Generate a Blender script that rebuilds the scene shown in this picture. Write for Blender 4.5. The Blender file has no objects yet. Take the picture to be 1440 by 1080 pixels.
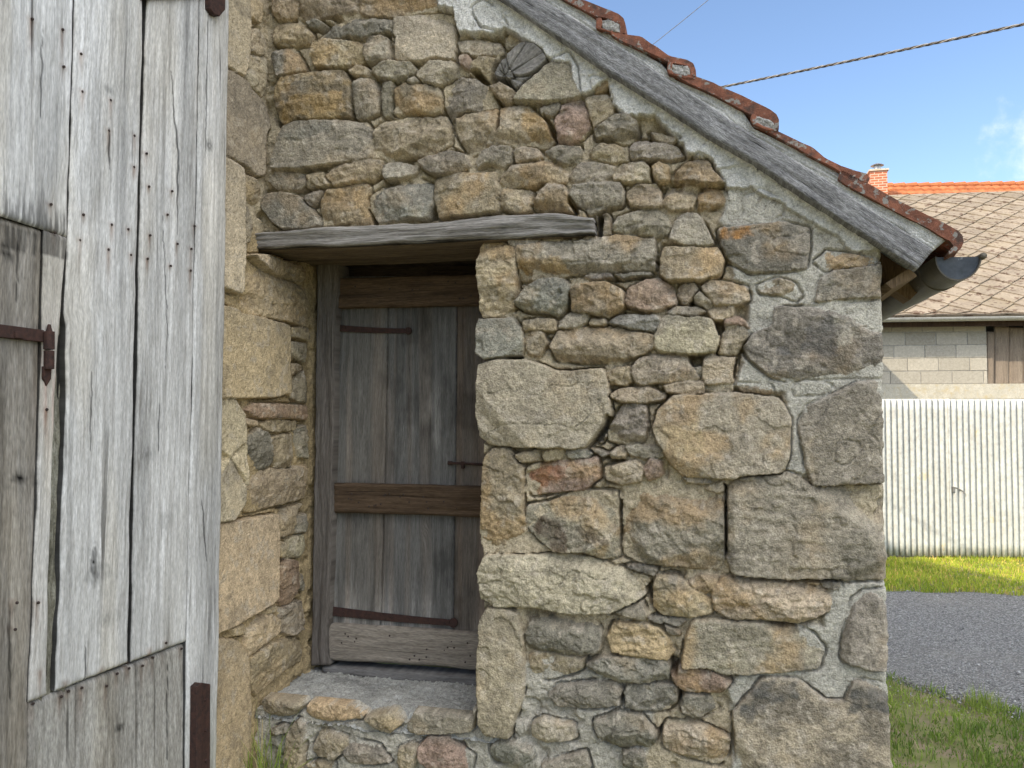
import bpy, bmesh, math, random
import numpy as np
from mathutils import Vector, Matrix, Euler
SC = bpy.context.scene
COL = SC.collection
random.seed(4)
R = math.radians

# ------------------------------------------------------------------ camera, sky, sun, exposure
FPX = 1165.0                      # focal length in pixels of the 1440 px wide photograph
PITCH = math.atan(42 / FPX)
EYE = np.array([0.0, 0.0, 1.55])
cam = bpy.data.cameras.new('camera')
cam.sensor_width = 36.0
cam.lens = 36.0 * FPX / 1440
cam.clip_start = 0.05
cam.clip_end = 2000
camo = bpy.data.objects.new('camera', cam)
COL.objects.link(camo)
camo.location = EYE
camo.rotation_euler = (math.pi / 2 + PITCH, 0, 0)
SC.camera = camo

SUN_EL = R(40)
SUN_FROM = Vector((-.85, -.53, 0)).normalized()       # the side the sun stands on
SUN_ROT = math.atan2(SUN_FROM.x, SUN_FROM.y)
sun = bpy.data.lights.new('sun', 'SUN')
sun.energy = 2.7
sun.angle = R(0.53)
sun.color = (1.0, .88, .69)
suno = bpy.data.objects.new('sun', sun)
COL.objects.link(suno)
sd = Vector((-SUN_FROM.x * math.cos(SUN_EL), -SUN_FROM.y * math.cos(SUN_EL), -math.sin(SUN_EL)))
suno.rotation_euler = sd.to_track_quat('-Z', 'Y').to_euler()
suno.location = (-20, -12, 18)

W = bpy.data.worlds.new('World')
SC.world = W
W.use_nodes = True
wn, wl = W.node_tree.nodes, W.node_tree.links
wn.clear()
wout = wn.new('ShaderNodeOutputWorld')
wbg = wn.new('ShaderNodeBackground')
wbg.inputs['Strength'].default_value = 0.125
sky = wn.new('ShaderNodeTexSky')
sky.sky_type = 'NISHITA'
sky.sun_disc = False
sky.sun_elevation = SUN_EL
sky.sun_rotation = SUN_ROT
sky.air_density = .9
sky.dust_density = 1.0
sky.ozone_density = 2.1
wtc = wn.new('ShaderNodeTexCoord')


def cloud_or_fill(direction, r0, r1):
    d = wn.new('ShaderNodeVectorMath'); d.operation = 'DISTANCE'
    wl.new(wtc.outputs['Generated'], d.inputs[0])
    d.inputs[1].default_value = direction
    nz = wn.new('ShaderNodeTexNoise'); nz.inputs['Scale'].default_value = 1.6 / r1
    nz.inputs['Detail'].default_value = 7; nz.inputs['Roughness'].default_value = .58
    wl.new(wtc.outputs['Generated'], nz.inputs['Vector'])
    a = wn.new('ShaderNodeMath'); a.operation = 'MULTIPLY_ADD'
    wl.new(nz.outputs['Fac'], a.inputs[0]); a.inputs[1].default_value = -r1 * 2.6
    wl.new(d.outputs['Value'], a.inputs[2])
    m = wn.new('ShaderNodeMapRange'); m.interpolation_type = 'SMOOTHSTEP'
    m.inputs['From Min'].default_value = r0 - r1 * 1.3
    m.inputs['From Max'].default_value = r1 - r1 * 1.3
    m.inputs['To Min'].default_value = 1; m.inputs['To Max'].default_value = 0
    wl.new(a.outputs[0], m.inputs['Value'])
    return m.outputs['Result']


def ray(px, py):
    c, s = math.cos(PITCH), math.sin(PITCH)
    x, z = (px - 720) / FPX, -(py - 540) / FPX
    return np.array([x, c - z * s, s + z * c])


def unit(v):
    return tuple(np.array(v, float) / np.linalg.norm(v))


skycol = sky.outputs['Color']
for direction, r0, r1, amt, colr in (
        (unit(ray(1448, 198)), -.02, .043, .75, (5.0, 5.2, 5.6)),      # the small cloud at the right
        (unit((.38, -.50, .80)), .05, .72, 1.0, (19.0, 18.9, 18.6)),        # added bright sky patch behind the camera, out of view, filling the shaded walls
        (unit((.92, -.3, .35)), .05, .45, .9, (9.6, 9.6, 9.4))):  # second added sky patch to the right, also out of view, for fill
    mx = wn.new('ShaderNodeMix'); mx.data_type = 'RGBA'
    f = wn.new('ShaderNodeMath'); f.operation = 'MULTIPLY'
    wl.new(cloud_or_fill(direction, r0, r1), f.inputs[0]); f.inputs[1].default_value = amt
    wl.new(f.outputs[0], mx.inputs['Factor'])
    wl.new(skycol, mx.inputs[6]); mx.inputs[7].default_value = (*colr, 1)
    skycol = mx.outputs[2]
wl.new(skycol, wbg.inputs['Color'])
wl.new(wbg.outputs[0], wout.inputs['Surface'])

SC.view_settings.view_transform = 'Standard'
SC.view_settings.look = 'None'
SC.view_settings.gamma = 1
SC.view_settings.exposure = 1.05
SC.render.engine = 'CYCLES'
SC.cycles.max_bounces = 4
SC.cycles.diffuse_bounces = 3
SC.cycles.use_denoising = True
SC.cycles.use_adaptive_sampling = True
SC.cycles.adaptive_threshold = .02

# ------------------------------------------------------------------ planes the place is measured on


class Plane:
    """A vertical plane: o a point at z=0, e along it, n towards the viewer. (u, z, h) are its coordinates."""

    def __init__(s, o, e, flip=1):
        s.o = np.array([o[0], o[1], 0.0])
        e = np.array([e[0], e[1], 0.0]); s.e = e / np.linalg.norm(e)
        s.n = flip * np.array([s.e[1], -s.e[0], 0.0])

    def hit(s, px, py, h=0.0):
        d = ray(px, py)
        t = np.dot(s.o + s.n * h - EYE, s.n) / np.dot(d, s.n)
        p = EYE + t * d
        return np.dot(p - s.o, s.e), p[2]

    def pts(s, lst, h=0.0):
        return np.array([s.hit(x, y, h) for x, y in lst])

    def P(s, u, z, h=0.0):
        u, z, h = np.broadcast_arrays(np.asarray(u, float), np.asarray(z, float), np.asarray(h, float))
        p = s.o + u[..., None] * s.e + h[..., None] * s.n
        p[..., 2] = z
        return p


FD = np.array([.968, -.2496])
SD = np.array([.295, .9555])
PF0 = np.array([(672 - 720) / FPX * 3.2, 3.2])
FW = Plane(PF0, FD)                                    # the front wall with the door (u=0 at the door's right jamb)
UC = None
C0 = np.array([-.296 * 3.43, 3.43])                    # inner corner of front wall and side wall
SW = Plane(C0, SD)                                     # the long side wall with the gate (u=0 at the inner corner)

# ------------------------------------------------------------------ noise


def _h(ix, iy, s):
    h = (ix.astype(np.int64) * 374761393 + iy.astype(np.int64) * 668265263 + s * 974634777) & 0xffffffff
    h = ((h ^ (h >> 13)) * 1274126177) & 0xffffffff
    return ((h ^ (h >> 16)) & 0xffff) / 32767.5 - 1.0


def vn(x, y, s=0):
    x = np.asarray(x, float); y = np.asarray(y, float)
    xi, yi = np.floor(x), np.floor(y)
    fx, fy = x - xi, y - yi
    fx = fx * fx * fx * (fx * (fx * 6 - 15) + 10); fy = fy * fy * fy * (fy * (fy * 6 - 15) + 10)
    a, b = _h(xi, yi, s), _h(xi + 1, yi, s)
    c, d = _h(xi, yi + 1, s), _h(xi + 1, yi + 1, s)
    return (a + (b - a) * fx) * (1 - fy) + (c + (d - c) * fx) * fy


def fbm(x, y, s=0, o=4, g=.5):
    t, a, n = 0, 1, 0
    for k in range(o):
        t = t + a * vn(x * 2 ** k + 17.3 * k, y * 2 ** k - 9.1 * k, s + 31 * k); n += a; a *= g
    return t / n


def sst(a, b, x):
    t = np.clip((x - a) / (b - a), 0, 1)
    return t * t * (3 - 2 * t)


def chaikin(p, n=1, q=.2):
    p = np.asarray(p, float)
    for _ in range(n):
        nx = np.roll(p, -1, 0)
        p = np.stack([p * (1 - q) + nx * q, p * q + nx * (1 - q)], 1).reshape(-1, 2)
    return p


def sdpoly(q, P):
    """signed distance, positive inside"""
    d2 = np.full(len(q), 1e9); ins = np.zeros(len(q), bool)
    for a, b in zip(P, np.roll(P, -1, 0)):
        ab = b - a
        t = np.clip(((q - a) @ ab) / max(ab @ ab, 1e-12), 0, 1)
        r = q - a - t[:, None] * ab
        d2 = np.minimum(d2, (r * r).sum(1))
        c = ((a[1] > q[:, 1]) != (b[1] > q[:, 1]))
        if abs(ab[1]) > 1e-12:
            ins ^= c & (q[:, 0] < ab[0] * (q[:, 1] - a[1]) / ab[1] + a[0])
    return np.where(ins, 1, -1) * np.sqrt(d2)

# ------------------------------------------------------------------ objects


def tag(o, label=None, cat=None, group=None, kind=None):
    if label: o['label'] = label
    if cat: o['category'] = cat
    if group: o['group'] = group
    if kind: o['kind'] = kind
    return o


def empty(name, loc, label, cat, group=None):
    o = bpy.data.objects.new(name, None)
    o.empty_display_size = .2
    o.location = loc
    COL.objects.link(o)
    return tag(o, label, cat, group)


def link(name, me, parent=None):
    o = bpy.data.objects.new(name, me)
    COL.objects.link(o)
    if parent is not None:
        o.parent = parent
        m = Matrix.Translation(parent.location) if parent.type == 'EMPTY' else Matrix.Identity(4)
        o.matrix_parent_inverse = m.inverted()
    return o


class MB:
    """collects faces in world coordinates and links them as ONE mesh object"""

    def __init__(s):
        s.v, s.f, s.uv, s.c, s.mi, s.n = [], [], [], [], [], 0

    def add(s, v, f, uv=None, col=(1, 1, 1), mi=0):
        v = np.asarray(v, float).reshape(-1, 3)
        s.v.append(v)
        s.uv.append(np.zeros((len(v), 2)) if uv is None else np.asarray(uv, float).reshape(-1, 2))
        c = np.asarray(col, float)
        s.c.append(np.tile(c, (len(v), 1)) if c.ndim == 1 else c.reshape(-1, 3))
        for q in f:
            s.f.append(tuple(int(i) + s.n for i in q)); s.mi.append(mi)
        s.n += len(v)
        return s

    def grid(s, P, uv=None, col=(1, 1, 1), mi=0, flip=False):
        a, b = P.shape[:2]
        i = np.arange(a * b).reshape(a, b)
        q = np.stack([i[:-1, :-1], i[1:, :-1], i[1:, 1:], i[:-1, 1:]], -1).reshape(-1, 4)
        if flip: q = q[:, ::-1]
        return s.add(P.reshape(-1, 3), q, uv, col, mi)

    def hexa(s, p8, uvs=None, col=(1, 1, 1), mi=0):
        f = [(0, 3, 2, 1), (4, 5, 6, 7), (0, 1, 5, 4), (1, 2, 6, 5), (2, 3, 7, 6), (3, 0, 4, 7)]
        return s.add(p8, f, uvs, col, mi)

    def box(s, c, size, col=(1, 1, 1), mi=0, rot=None):
        d = np.array(size) / 2
        k = np.array([(-1, -1, -1), (1, -1, -1), (1, 1, -1), (-1, 1, -1), (-1, -1, 1), (1, -1, 1), (1, 1, 1), (-1, 1, 1)]) * d
        if rot is not None: k = k @ np.asarray(rot).T
        uv = np.stack([k[:, 0] + k[:, 1], k[:, 2]], -1)
        return s.hexa(k + np.array(c), uv, col, mi)

    def tube(s, pts, r, n=10, col=(1, 1, 1), mi=0, cap=True):
        pts = np.asarray(pts, float)
        r = np.broadcast_to(np.asarray(r, float), (len(pts),))
        rings = []
        for i, p in enumerate(pts):
            t = pts[min(i + 1, len(pts) - 1)] - pts[max(i - 1, 0)]; t = t / np.linalg.norm(t)
            a = np.cross(t, (0, 0, 1) if abs(t[2]) < .9 else (1, 0, 0)); a /= np.linalg.norm(a); b = np.cross(t, a)
            th = np.linspace(0, 2 * np.pi, n, endpoint=False)
            rings.append(p + r[i] * (np.cos(th)[:, None] * a + np.sin(th)[:, None] * b))
        m = len(pts); v = np.concatenate(rings)
        f = [(i * n + j, i * n + (j + 1) % n, (i + 1) * n + (j + 1) % n, (i + 1) * n + j) for i in range(m - 1) for j in range(n)]
        if cap: f += [tuple(range(n))[::-1], tuple((m - 1) * n + j for j in range(n))]
        L = np.concatenate([[0], np.cumsum(np.linalg.norm(np.diff(pts, axis=0), axis=1))])
        uv = np.stack([np.tile(np.arange(n) / n * .2, m), np.repeat(L, n)], -1)
        return s.add(v, f, uv, col, mi)

    def build(s, name, mats, parent=None, smooth=False, bevel=0, recalc=False):
        me = bpy.data.meshes.new(name)
        v = np.concatenate(s.v)
        me.from_pydata(v.tolist(), [], s.f)
        mats = mats if isinstance(mats, (list, tuple)) else [mats]
        for m in mats: me.materials.append(m)
        me.polygons.foreach_set('material_index', s.mi)
        uv = np.concatenate(s.uv)
        li = np.empty(len(me.loops), int); me.loops.foreach_get('vertex_index', li)
        me.uv_layers.new(name='UVMap').data.foreach_set('uv', uv[li].astype(np.float32).ravel())
        c = np.concatenate(s.c)
        at = me.color_attributes.new('Col', 'FLOAT_COLOR', 'POINT')
        at.data.foreach_set('color', np.concatenate([c, np.ones((len(c), 1))], 1).astype(np.float32).ravel())
        if recalc:
            bm = bmesh.new(); bm.from_mesh(me)
            bmesh.ops.recalc_face_normals(bm, faces=bm.faces); bm.to_mesh(me); bm.free()
        if smooth: me.polygons.foreach_set('use_smooth', [True] * len(me.polygons))
        me.update()
        o = link(name, me, parent)
        if bevel:
            b = o.modifiers.new('bevel', 'BEVEL'); b.width = bevel; b.segments = 2; b.limit_method = 'ANGLE'
        return o


def polyline_at(L, t):
    L = np.asarray(L, float)
    return np.stack([np.interp(t, np.linspace(0, 1, len(L)), L[:, k]) for k in range(2)], -1)


def curve_z(L, zs):
    """u as a function of z along a polyline of (u, z)"""
    L = L[np.argsort(L[:, 1])]
    return np.interp(zs, L[:, 1], L[:, 0])


def plank(mb, pl, L, Rr, h, th, seed=0, step=.012, rough=.0012, wob=.002, edge=.006, col=(1, 1, 1), cup=0.0, horiz=False, px=True, stain=None, gap_shade=1):
    """a weathered board between two edge lines (photo pixels on plane pl), its ends where the lines end.
    rows run from one end to the other, columns across the grain"""
    hh = (lambda q: pl.pts(q, h)) if px else (lambda q: np.array(q, float))
    L, Rr = hh(L), hh(Rr)
    length = np.linalg.norm(L[-1] - L[0]); width = np.linalg.norm(Rr[0] - L[0])
    nt = max(8, int(length / (step * 1.6))); ns = max(6, int(width / step))
    t = np.linspace(0, 1, nt); s = np.linspace(0, 1, ns)

    def along(Q):
        d = np.concatenate([[0], np.cumsum(np.linalg.norm(np.diff(Q, axis=0), axis=1))]); d /= d[-1]
        return np.stack([np.interp(t, d, Q[:, k]) for k in range(2)], -1)
    A, B = along(L), along(Rr)
    g = A[:, None, :] * (1 - s)[None, :, None] + B[:, None, :] * s[None, :, None]
    al = t[:, None] * length + 0 * s[None]; ac = s[None] * width + 0 * t[:, None]
    w = fbm(al * 9 + seed, ac * 0 + seed * 7.7, seed, 4)
    ww = np.where(s[None] < .5, fbm(al * 9, 0 * al + 3.1, seed + 5, 4), fbm(al * 9, 0 * al + 8.1, seed + 9, 4)) * np.abs(2 * s[None] - 1) ** 3
    ax = 1 if horiz else 0
    g[..., ax] += wob * ww * (1 if horiz else 1)
    d_e = np.minimum(np.minimum(ac, width - ac), np.minimum(al, length - al))
    z = h - edge * (1 - np.sqrt(np.clip(1 - (1 - np.clip(d_e / (edge * 1.5), 0, 1)) ** 2, 0, 1)))
    z = z + rough * 2.5 * fbm(al * 3, ac * 45 + seed * 3, seed + 2, 3) + rough * fbm(al * 14, ac * 120, seed + 3, 2) + cup * (1 - (2 * s[None] - 1) ** 2)
    G = np.pad(g, ((1, 1), (1, 1), (0, 0)), mode='edge'); Z = np.pad(z, 1, mode='edge')
    Z[0] = Z[-1] = h - th; Z[:, 0] = Z[:, -1] = h - th
    if gap_shade < 1:
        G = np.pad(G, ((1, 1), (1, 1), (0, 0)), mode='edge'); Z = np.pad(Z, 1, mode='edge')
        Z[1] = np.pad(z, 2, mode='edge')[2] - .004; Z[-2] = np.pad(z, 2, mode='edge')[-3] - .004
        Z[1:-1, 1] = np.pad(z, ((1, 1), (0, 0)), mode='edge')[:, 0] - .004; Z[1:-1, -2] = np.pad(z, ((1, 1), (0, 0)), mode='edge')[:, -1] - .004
    pad_ = 2 if gap_shade < 1 else 1
    P = pl.P(G[..., 0], G[..., 1], Z)
    uv = np.stack([np.pad(ac, pad_, mode='edge') + seed * 1.37, np.pad(al, pad_, mode='edge') + seed * .73], -1)
    if stain is not None:
        col = np.array(col) * stain(G[..., 0].ravel(), G[..., 1].ravel())
        if gap_shade < 1:          # gap shade painted into the weathered sides of the boards
            fm = np.ones(Z.shape); fm[:, :2] = fm[:, -2:] = fm[:2] = fm[-2:] = gap_shade
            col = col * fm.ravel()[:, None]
    mb.grid(P, uv, col)
    a, b = P.shape[:2]; i = mb.n - a * b
    mb.f.append((i, i + b - 1, i + a * b - 1, i + (a - 1) * b)); mb.mi.append(0)
    return mb


def prism(mb, pl, pts, h0, h1, col=(1, 1, 1), mi=0, px=True, hp=None):
    """an outline (photo pixels read at depth hp) extruded from h0 (front) to h1 (back)"""
    q = pl.pts(pts, h0 if hp is None else hp) if px else np.array(pts, float)
    n = len(q)
    v = np.concatenate([pl.P(q[:, 0], q[:, 1], h0), pl.P(q[:, 0], q[:, 1], h1)])
    f = [tuple(range(n))[::-1], tuple(range(n, 2 * n))] + [(i, (i + 1) % n, n + (i + 1) % n, n + i) for i in range(n)]
    uv = np.concatenate([q, q + .31])
    mb.add(v, f, uv, col, mi)
    return mb

# ------------------------------------------------------------------ materials


def mat(name):
    m = bpy.data.materials.new(name); m.use_nodes = True
    nt = m.node_tree; nt.nodes.clear()
    o = nt.nodes.new('ShaderNodeOutputMaterial'); b = nt.nodes.new('ShaderNodeBsdfPrincipled')
    nt.links.new(b.outputs[0], o.inputs[0])
    b.inputs['Specular IOR Level'].default_value = .25
    return m, nt, b


class NT:
    def __init__(s, nt): s.t = nt; s.l = nt.links

    def new(s, k, **kw):
        n = s.t.nodes.new(k)
        for a, b in kw.items():
            if hasattr(n, a) and a not in n.inputs: setattr(n, a, b)
            else: n.inputs[a].default_value = b
        return n

    def coord(s, which='Object', scale=(1, 1, 1), uv=False):
        c = s.new('ShaderNodeTexCoord'); m = s.new('ShaderNodeMapping')
        m.inputs['Scale'].default_value = scale
        s.l.new(c.outputs[which], m.inputs[0]); return m.outputs[0]

    def noise(s, vec, scale, detail=3, rough=.55, dist=0):
        n = s.new('ShaderNodeTexNoise')
        n.inputs['Scale'].default_value = scale; n.inputs['Detail'].default_value = detail
        n.inputs['Roughness'].default_value = rough; n.inputs['Distortion'].default_value = dist
        s.l.new(vec, n.inputs['Vector']); return n.outputs['Fac']

    def vor(s, vec, scale, out='Distance', rnd=1.0, feat='F1'):
        n = s.new('ShaderNodeTexVoronoi'); n.feature = feat
        n.inputs['Scale'].default_value = scale; n.inputs['Randomness'].default_value = rnd
        s.l.new(vec, n.inputs['Vector']); return n.outputs[out]

    def ramp(s, fac, stops):
        n = s.new('ShaderNodeValToRGB'); e = n.color_ramp.elements
        while len(e) < len(stops): e.new(.5)
        for k, (p, c) in zip(e, stops):
            k.position = p; k.color = (*c, 1) if not isinstance(c, (int, float)) else (c, c, c, 1)
        s.l.new(fac, n.inputs[0]); return n.outputs[0]

    def mr(s, fac, a, b, c=0, d=1):
        n = s.new('ShaderNodeMapRange'); n.inputs[1].default_value = a; n.inputs[2].default_value = b
        n.inputs[3].default_value = c; n.inputs[4].default_value = d
        s.l.new(fac, n.inputs[0]); return n.outputs[0]

    def math(s, op, a, b=None, c=None):
        n = s.new('ShaderNodeMath'); n.operation = op
        for i, x in enumerate((a, b, c)):
            if x is None: continue
            if isinstance(x, (int, float)): n.inputs[i].default_value = x
            else: s.l.new(x, n.inputs[i])
        return n.outputs[0]

    def mix(s, fac, a, b, mode='MIX'):
        n = s.new('ShaderNodeMix'); n.data_type = 'RGBA'; n.blend_type = mode
        for i, x in ((0, fac), (6, a), (7, b)):
            if isinstance(x, (int, float)): n.inputs[i].default_value = x if i == 0 else (x, x, x, 1)
            elif isinstance(x, tuple): n.inputs[i].default_value = (*x, 1)
            else: s.l.new(x, n.inputs[i])
        return n.outputs[2]

    def attr(s, name='Col'):
        n = s.new('ShaderNodeAttribute'); n.attribute_name = name; return n.outputs['Color']

    def bump(s, h, dist, strength=1.0, prev=None):
        n = s.new('ShaderNodeBump'); n.inputs['Strength'].default_value = strength; n.inputs['Distance'].default_value = dist
        s.l.new(h, n.inputs['Height'])
        if prev is not None: s.l.new(prev, n.inputs['Normal'])
        return n.outputs[0]


def m_masonry(name='stone_and_mortar', fine=1.0):
    m, nt, b = mat(name); N = NT(nt)
    v = N.coord('Object')
    c = N.attr('Col')
    n1 = N.noise(v, 165, 2, .65); n2 = N.noise(v, 62, 2, .6)
    sp = N.vor(v, 230, 'Color')
    spv = N.new('ShaderNodeSeparateColor'); N.l.new(sp, spv.inputs[0])
    k = N.math('ADD', N.mr(n1, .25, .75, -.30 * fine, .30 * fine), N.mr(n2, .25, .75, -.22, .22))
    k = N.math('ADD', k, N.mr(spv.outputs[0], 0, 1, -.13 * fine, .13 * fine))
    k = N.math('ADD', k, 1.0)
    col = N.mix(1.0, c, k, 'MULTIPLY')
    dk = N.mr(N.vor(v, 105, 'Distance'), .04, .16, .62, 1)      # scattered dark grains and pits
    col = N.mix(1.0, col, dk, 'MULTIPLY')
    N.l.new(col, b.inputs['Base Color'])
    b.inputs['Roughness'].default_value = .95; b.inputs['Specular IOR Level'].default_value = .12
    h = N.math('ADD', N.math('MULTIPLY', n1, .0062), N.math('MULTIPLY', n2, .0080))
    N.l.new(N.bump(h, 1.0, .85), b.inputs['Normal'])
    return m


def m_wood(name, light, mid, dark, crack=.5, grain=1.0, knots=True, rough=.9, moss=None, bump=1.0, us=1.0, vs=1.0):
    """weathered boards; u of the uv map runs across the grain and v along it, both in metres"""
    m, nt, b = mat(name); N = NT(nt)
    tc = N.new('ShaderNodeTexCoord')
    uv = tc.outputs['UV']
    mp = N.new('ShaderNodeMapping'); mp.inputs['Scale'].default_value = (us, .22 * vs, 1); N.l.new(uv, mp.inputs[0])
    warp = N.noise(mp.outputs[0], 5, 3)
    sx = N.new('ShaderNodeSeparateXYZ'); N.l.new(uv, sx.inputs[0])
    u = N.math('ADD', sx.outputs[0], N.math('MULTIPLY', warp, .05))
    if knots:
        kp = N.new('ShaderNodeMapping'); kp.inputs['Scale'].default_value = (us ** .8, .55, 1); N.l.new(uv, kp.inputs[0])
        kd = N.vor(kp.outputs[0], 2.6)
        kd2 = N.math('MULTIPLY', kd, 1 / 2.6)
        pull = N.math('POWER', N.mr(kd2, 0, .085, 1, 0), 2)
        u = N.math('ADD', u, N.math('MULTIPLY', pull, .06))

    def streak(su, sv, det=3, r=.6):
        cb = N.new('ShaderNodeCombineXYZ')
        N.l.new(N.math('MULTIPLY', u, su * us), cb.inputs[0]); N.l.new(N.math('MULTIPLY', sx.outputs[1], sv * vs), cb.inputs[1])
        return N.noise(cb.outputs[0], 1, det, r)
    s1, s2, s3 = streak(28, 1.3, 4), streak(200, 7, 3), streak(430, 34, 2)
    cr = streak(75, .9, 2, .5)
    big = N.noise(mp.outputs[0], 3.2, 4, .6)
    f = N.math('ADD', N.math('MULTIPLY', s1, .42), N.math('MULTIPLY', s2, .58))
    col = N.ramp(f, [(.30, dark), (.47, mid), (.60, light), (.75, tuple(min(1, x * 1.12) for x in light))])
    col = N.mix(N.mr(big, .35, .68, 0, .75), col, N.mix(.5, mid, col, 'MIX'))
    col = N.mix(1.0, col, N.mr(s3, .25, .75, 1 - .38 * grain, 1 + .3 * grain), 'MULTIPLY')
    ck = N.mr(cr, .30, .37, 1, 0)
    ck = N.math('MULTIPLY', ck, N.mr(big, .40, .60, 0, 1))
    col = N.mix(N.math('MULTIPLY', ck, crack), col, tuple(x * .22 for x in dark))
    at = N.attr('Col')
    if knots:
        ring = N.math('SINE', N.math('MULTIPLY', kd2, 900))
        km = N.mr(kd2, .013, .020, 1, 0)
        col = N.mix(N.math('MULTIPLY', km, .75), col, N.mix(N.mr(ring, -1, 1), tuple(x * .35 for x in dark), mid))
        halo = N.math('MULTIPLY', N.mr(kd2, .02, .06, .35, 0), N.mr(ring, -1, 1))
        col = N.mix(halo, col, dark)
    if moss:
        sz = N.new('ShaderNodeSeparateXYZ'); N.l.new(tc.outputs['Object'], sz.inputs[0])
        mm = N.math('MULTIPLY', N.mr(big, .35, .6, 0, 1), N.mr(s1, .35, .6, .2, .8))
        col = N.mix(N.math('MULTIPLY', mm, N.mr(sz.outputs[2], moss[1], moss[2], moss[3], 0)), col, moss[0])
    col = N.mix(1.0, col, at, 'MULTIPLY')
    N.l.new(col, b.inputs['Base Color'])
    b.inputs['Roughness'].default_value = rough; b.inputs['Specular IOR Level'].default_value = .2
    h = N.math('ADD', N.math('MULTIPLY', s2, .0022 * bump), N.math('MULTIPLY', s3, .0012 * bump))
    h = N.math('SUBTRACT', h, N.math('MULTIPLY', ck, .0035 * bump))
    N.l.new(N.bump(h, 1.0, .9), b.inputs['Normal'])
    return m


def m_plain(name, c1, c2, scale=20, rough=.8, metal=0, bump=.001, spots=None, spec=.3, detail=5, c3=None):
    m, nt, b = mat(name); N = NT(nt)
    v = N.coord('Object')
    n = N.noise(v, scale, detail, .62); n2 = N.noise(v, scale * 7, 3, .6)
    col = N.ramp(n, [(.32, c1), (.68, c2)])
    col = N.mix(1.0, col, N.mr(n2, .2, .8, .72, 1.25), 'MULTIPLY')
    if c3: col = N.mix(N.mr(N.noise(v, scale * .45, 5, .65), .52, .64), col, c3)
    if spots:
        sc, c, thr, width = spots
        col = N.mix(N.mr(N.noise(v, sc, 4, .6), thr, thr + width), col, c)
    col = N.mix(1.0, col, N.attr('Col'), 'MULTIPLY')
    N.l.new(col, b.inputs['Base Color'])
    b.inputs['Roughness'].default_value = rough; b.inputs['Metallic'].default_value = metal
    b.inputs['Specular IOR Level'].default_value = spec
    N.l.new(N.bump(N.math('ADD', N.math('MULTIPLY', n, bump), N.math('MULTIPLY', n2, bump * .6)), 1.0, .8), b.inputs['Normal'])
    return m

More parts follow.
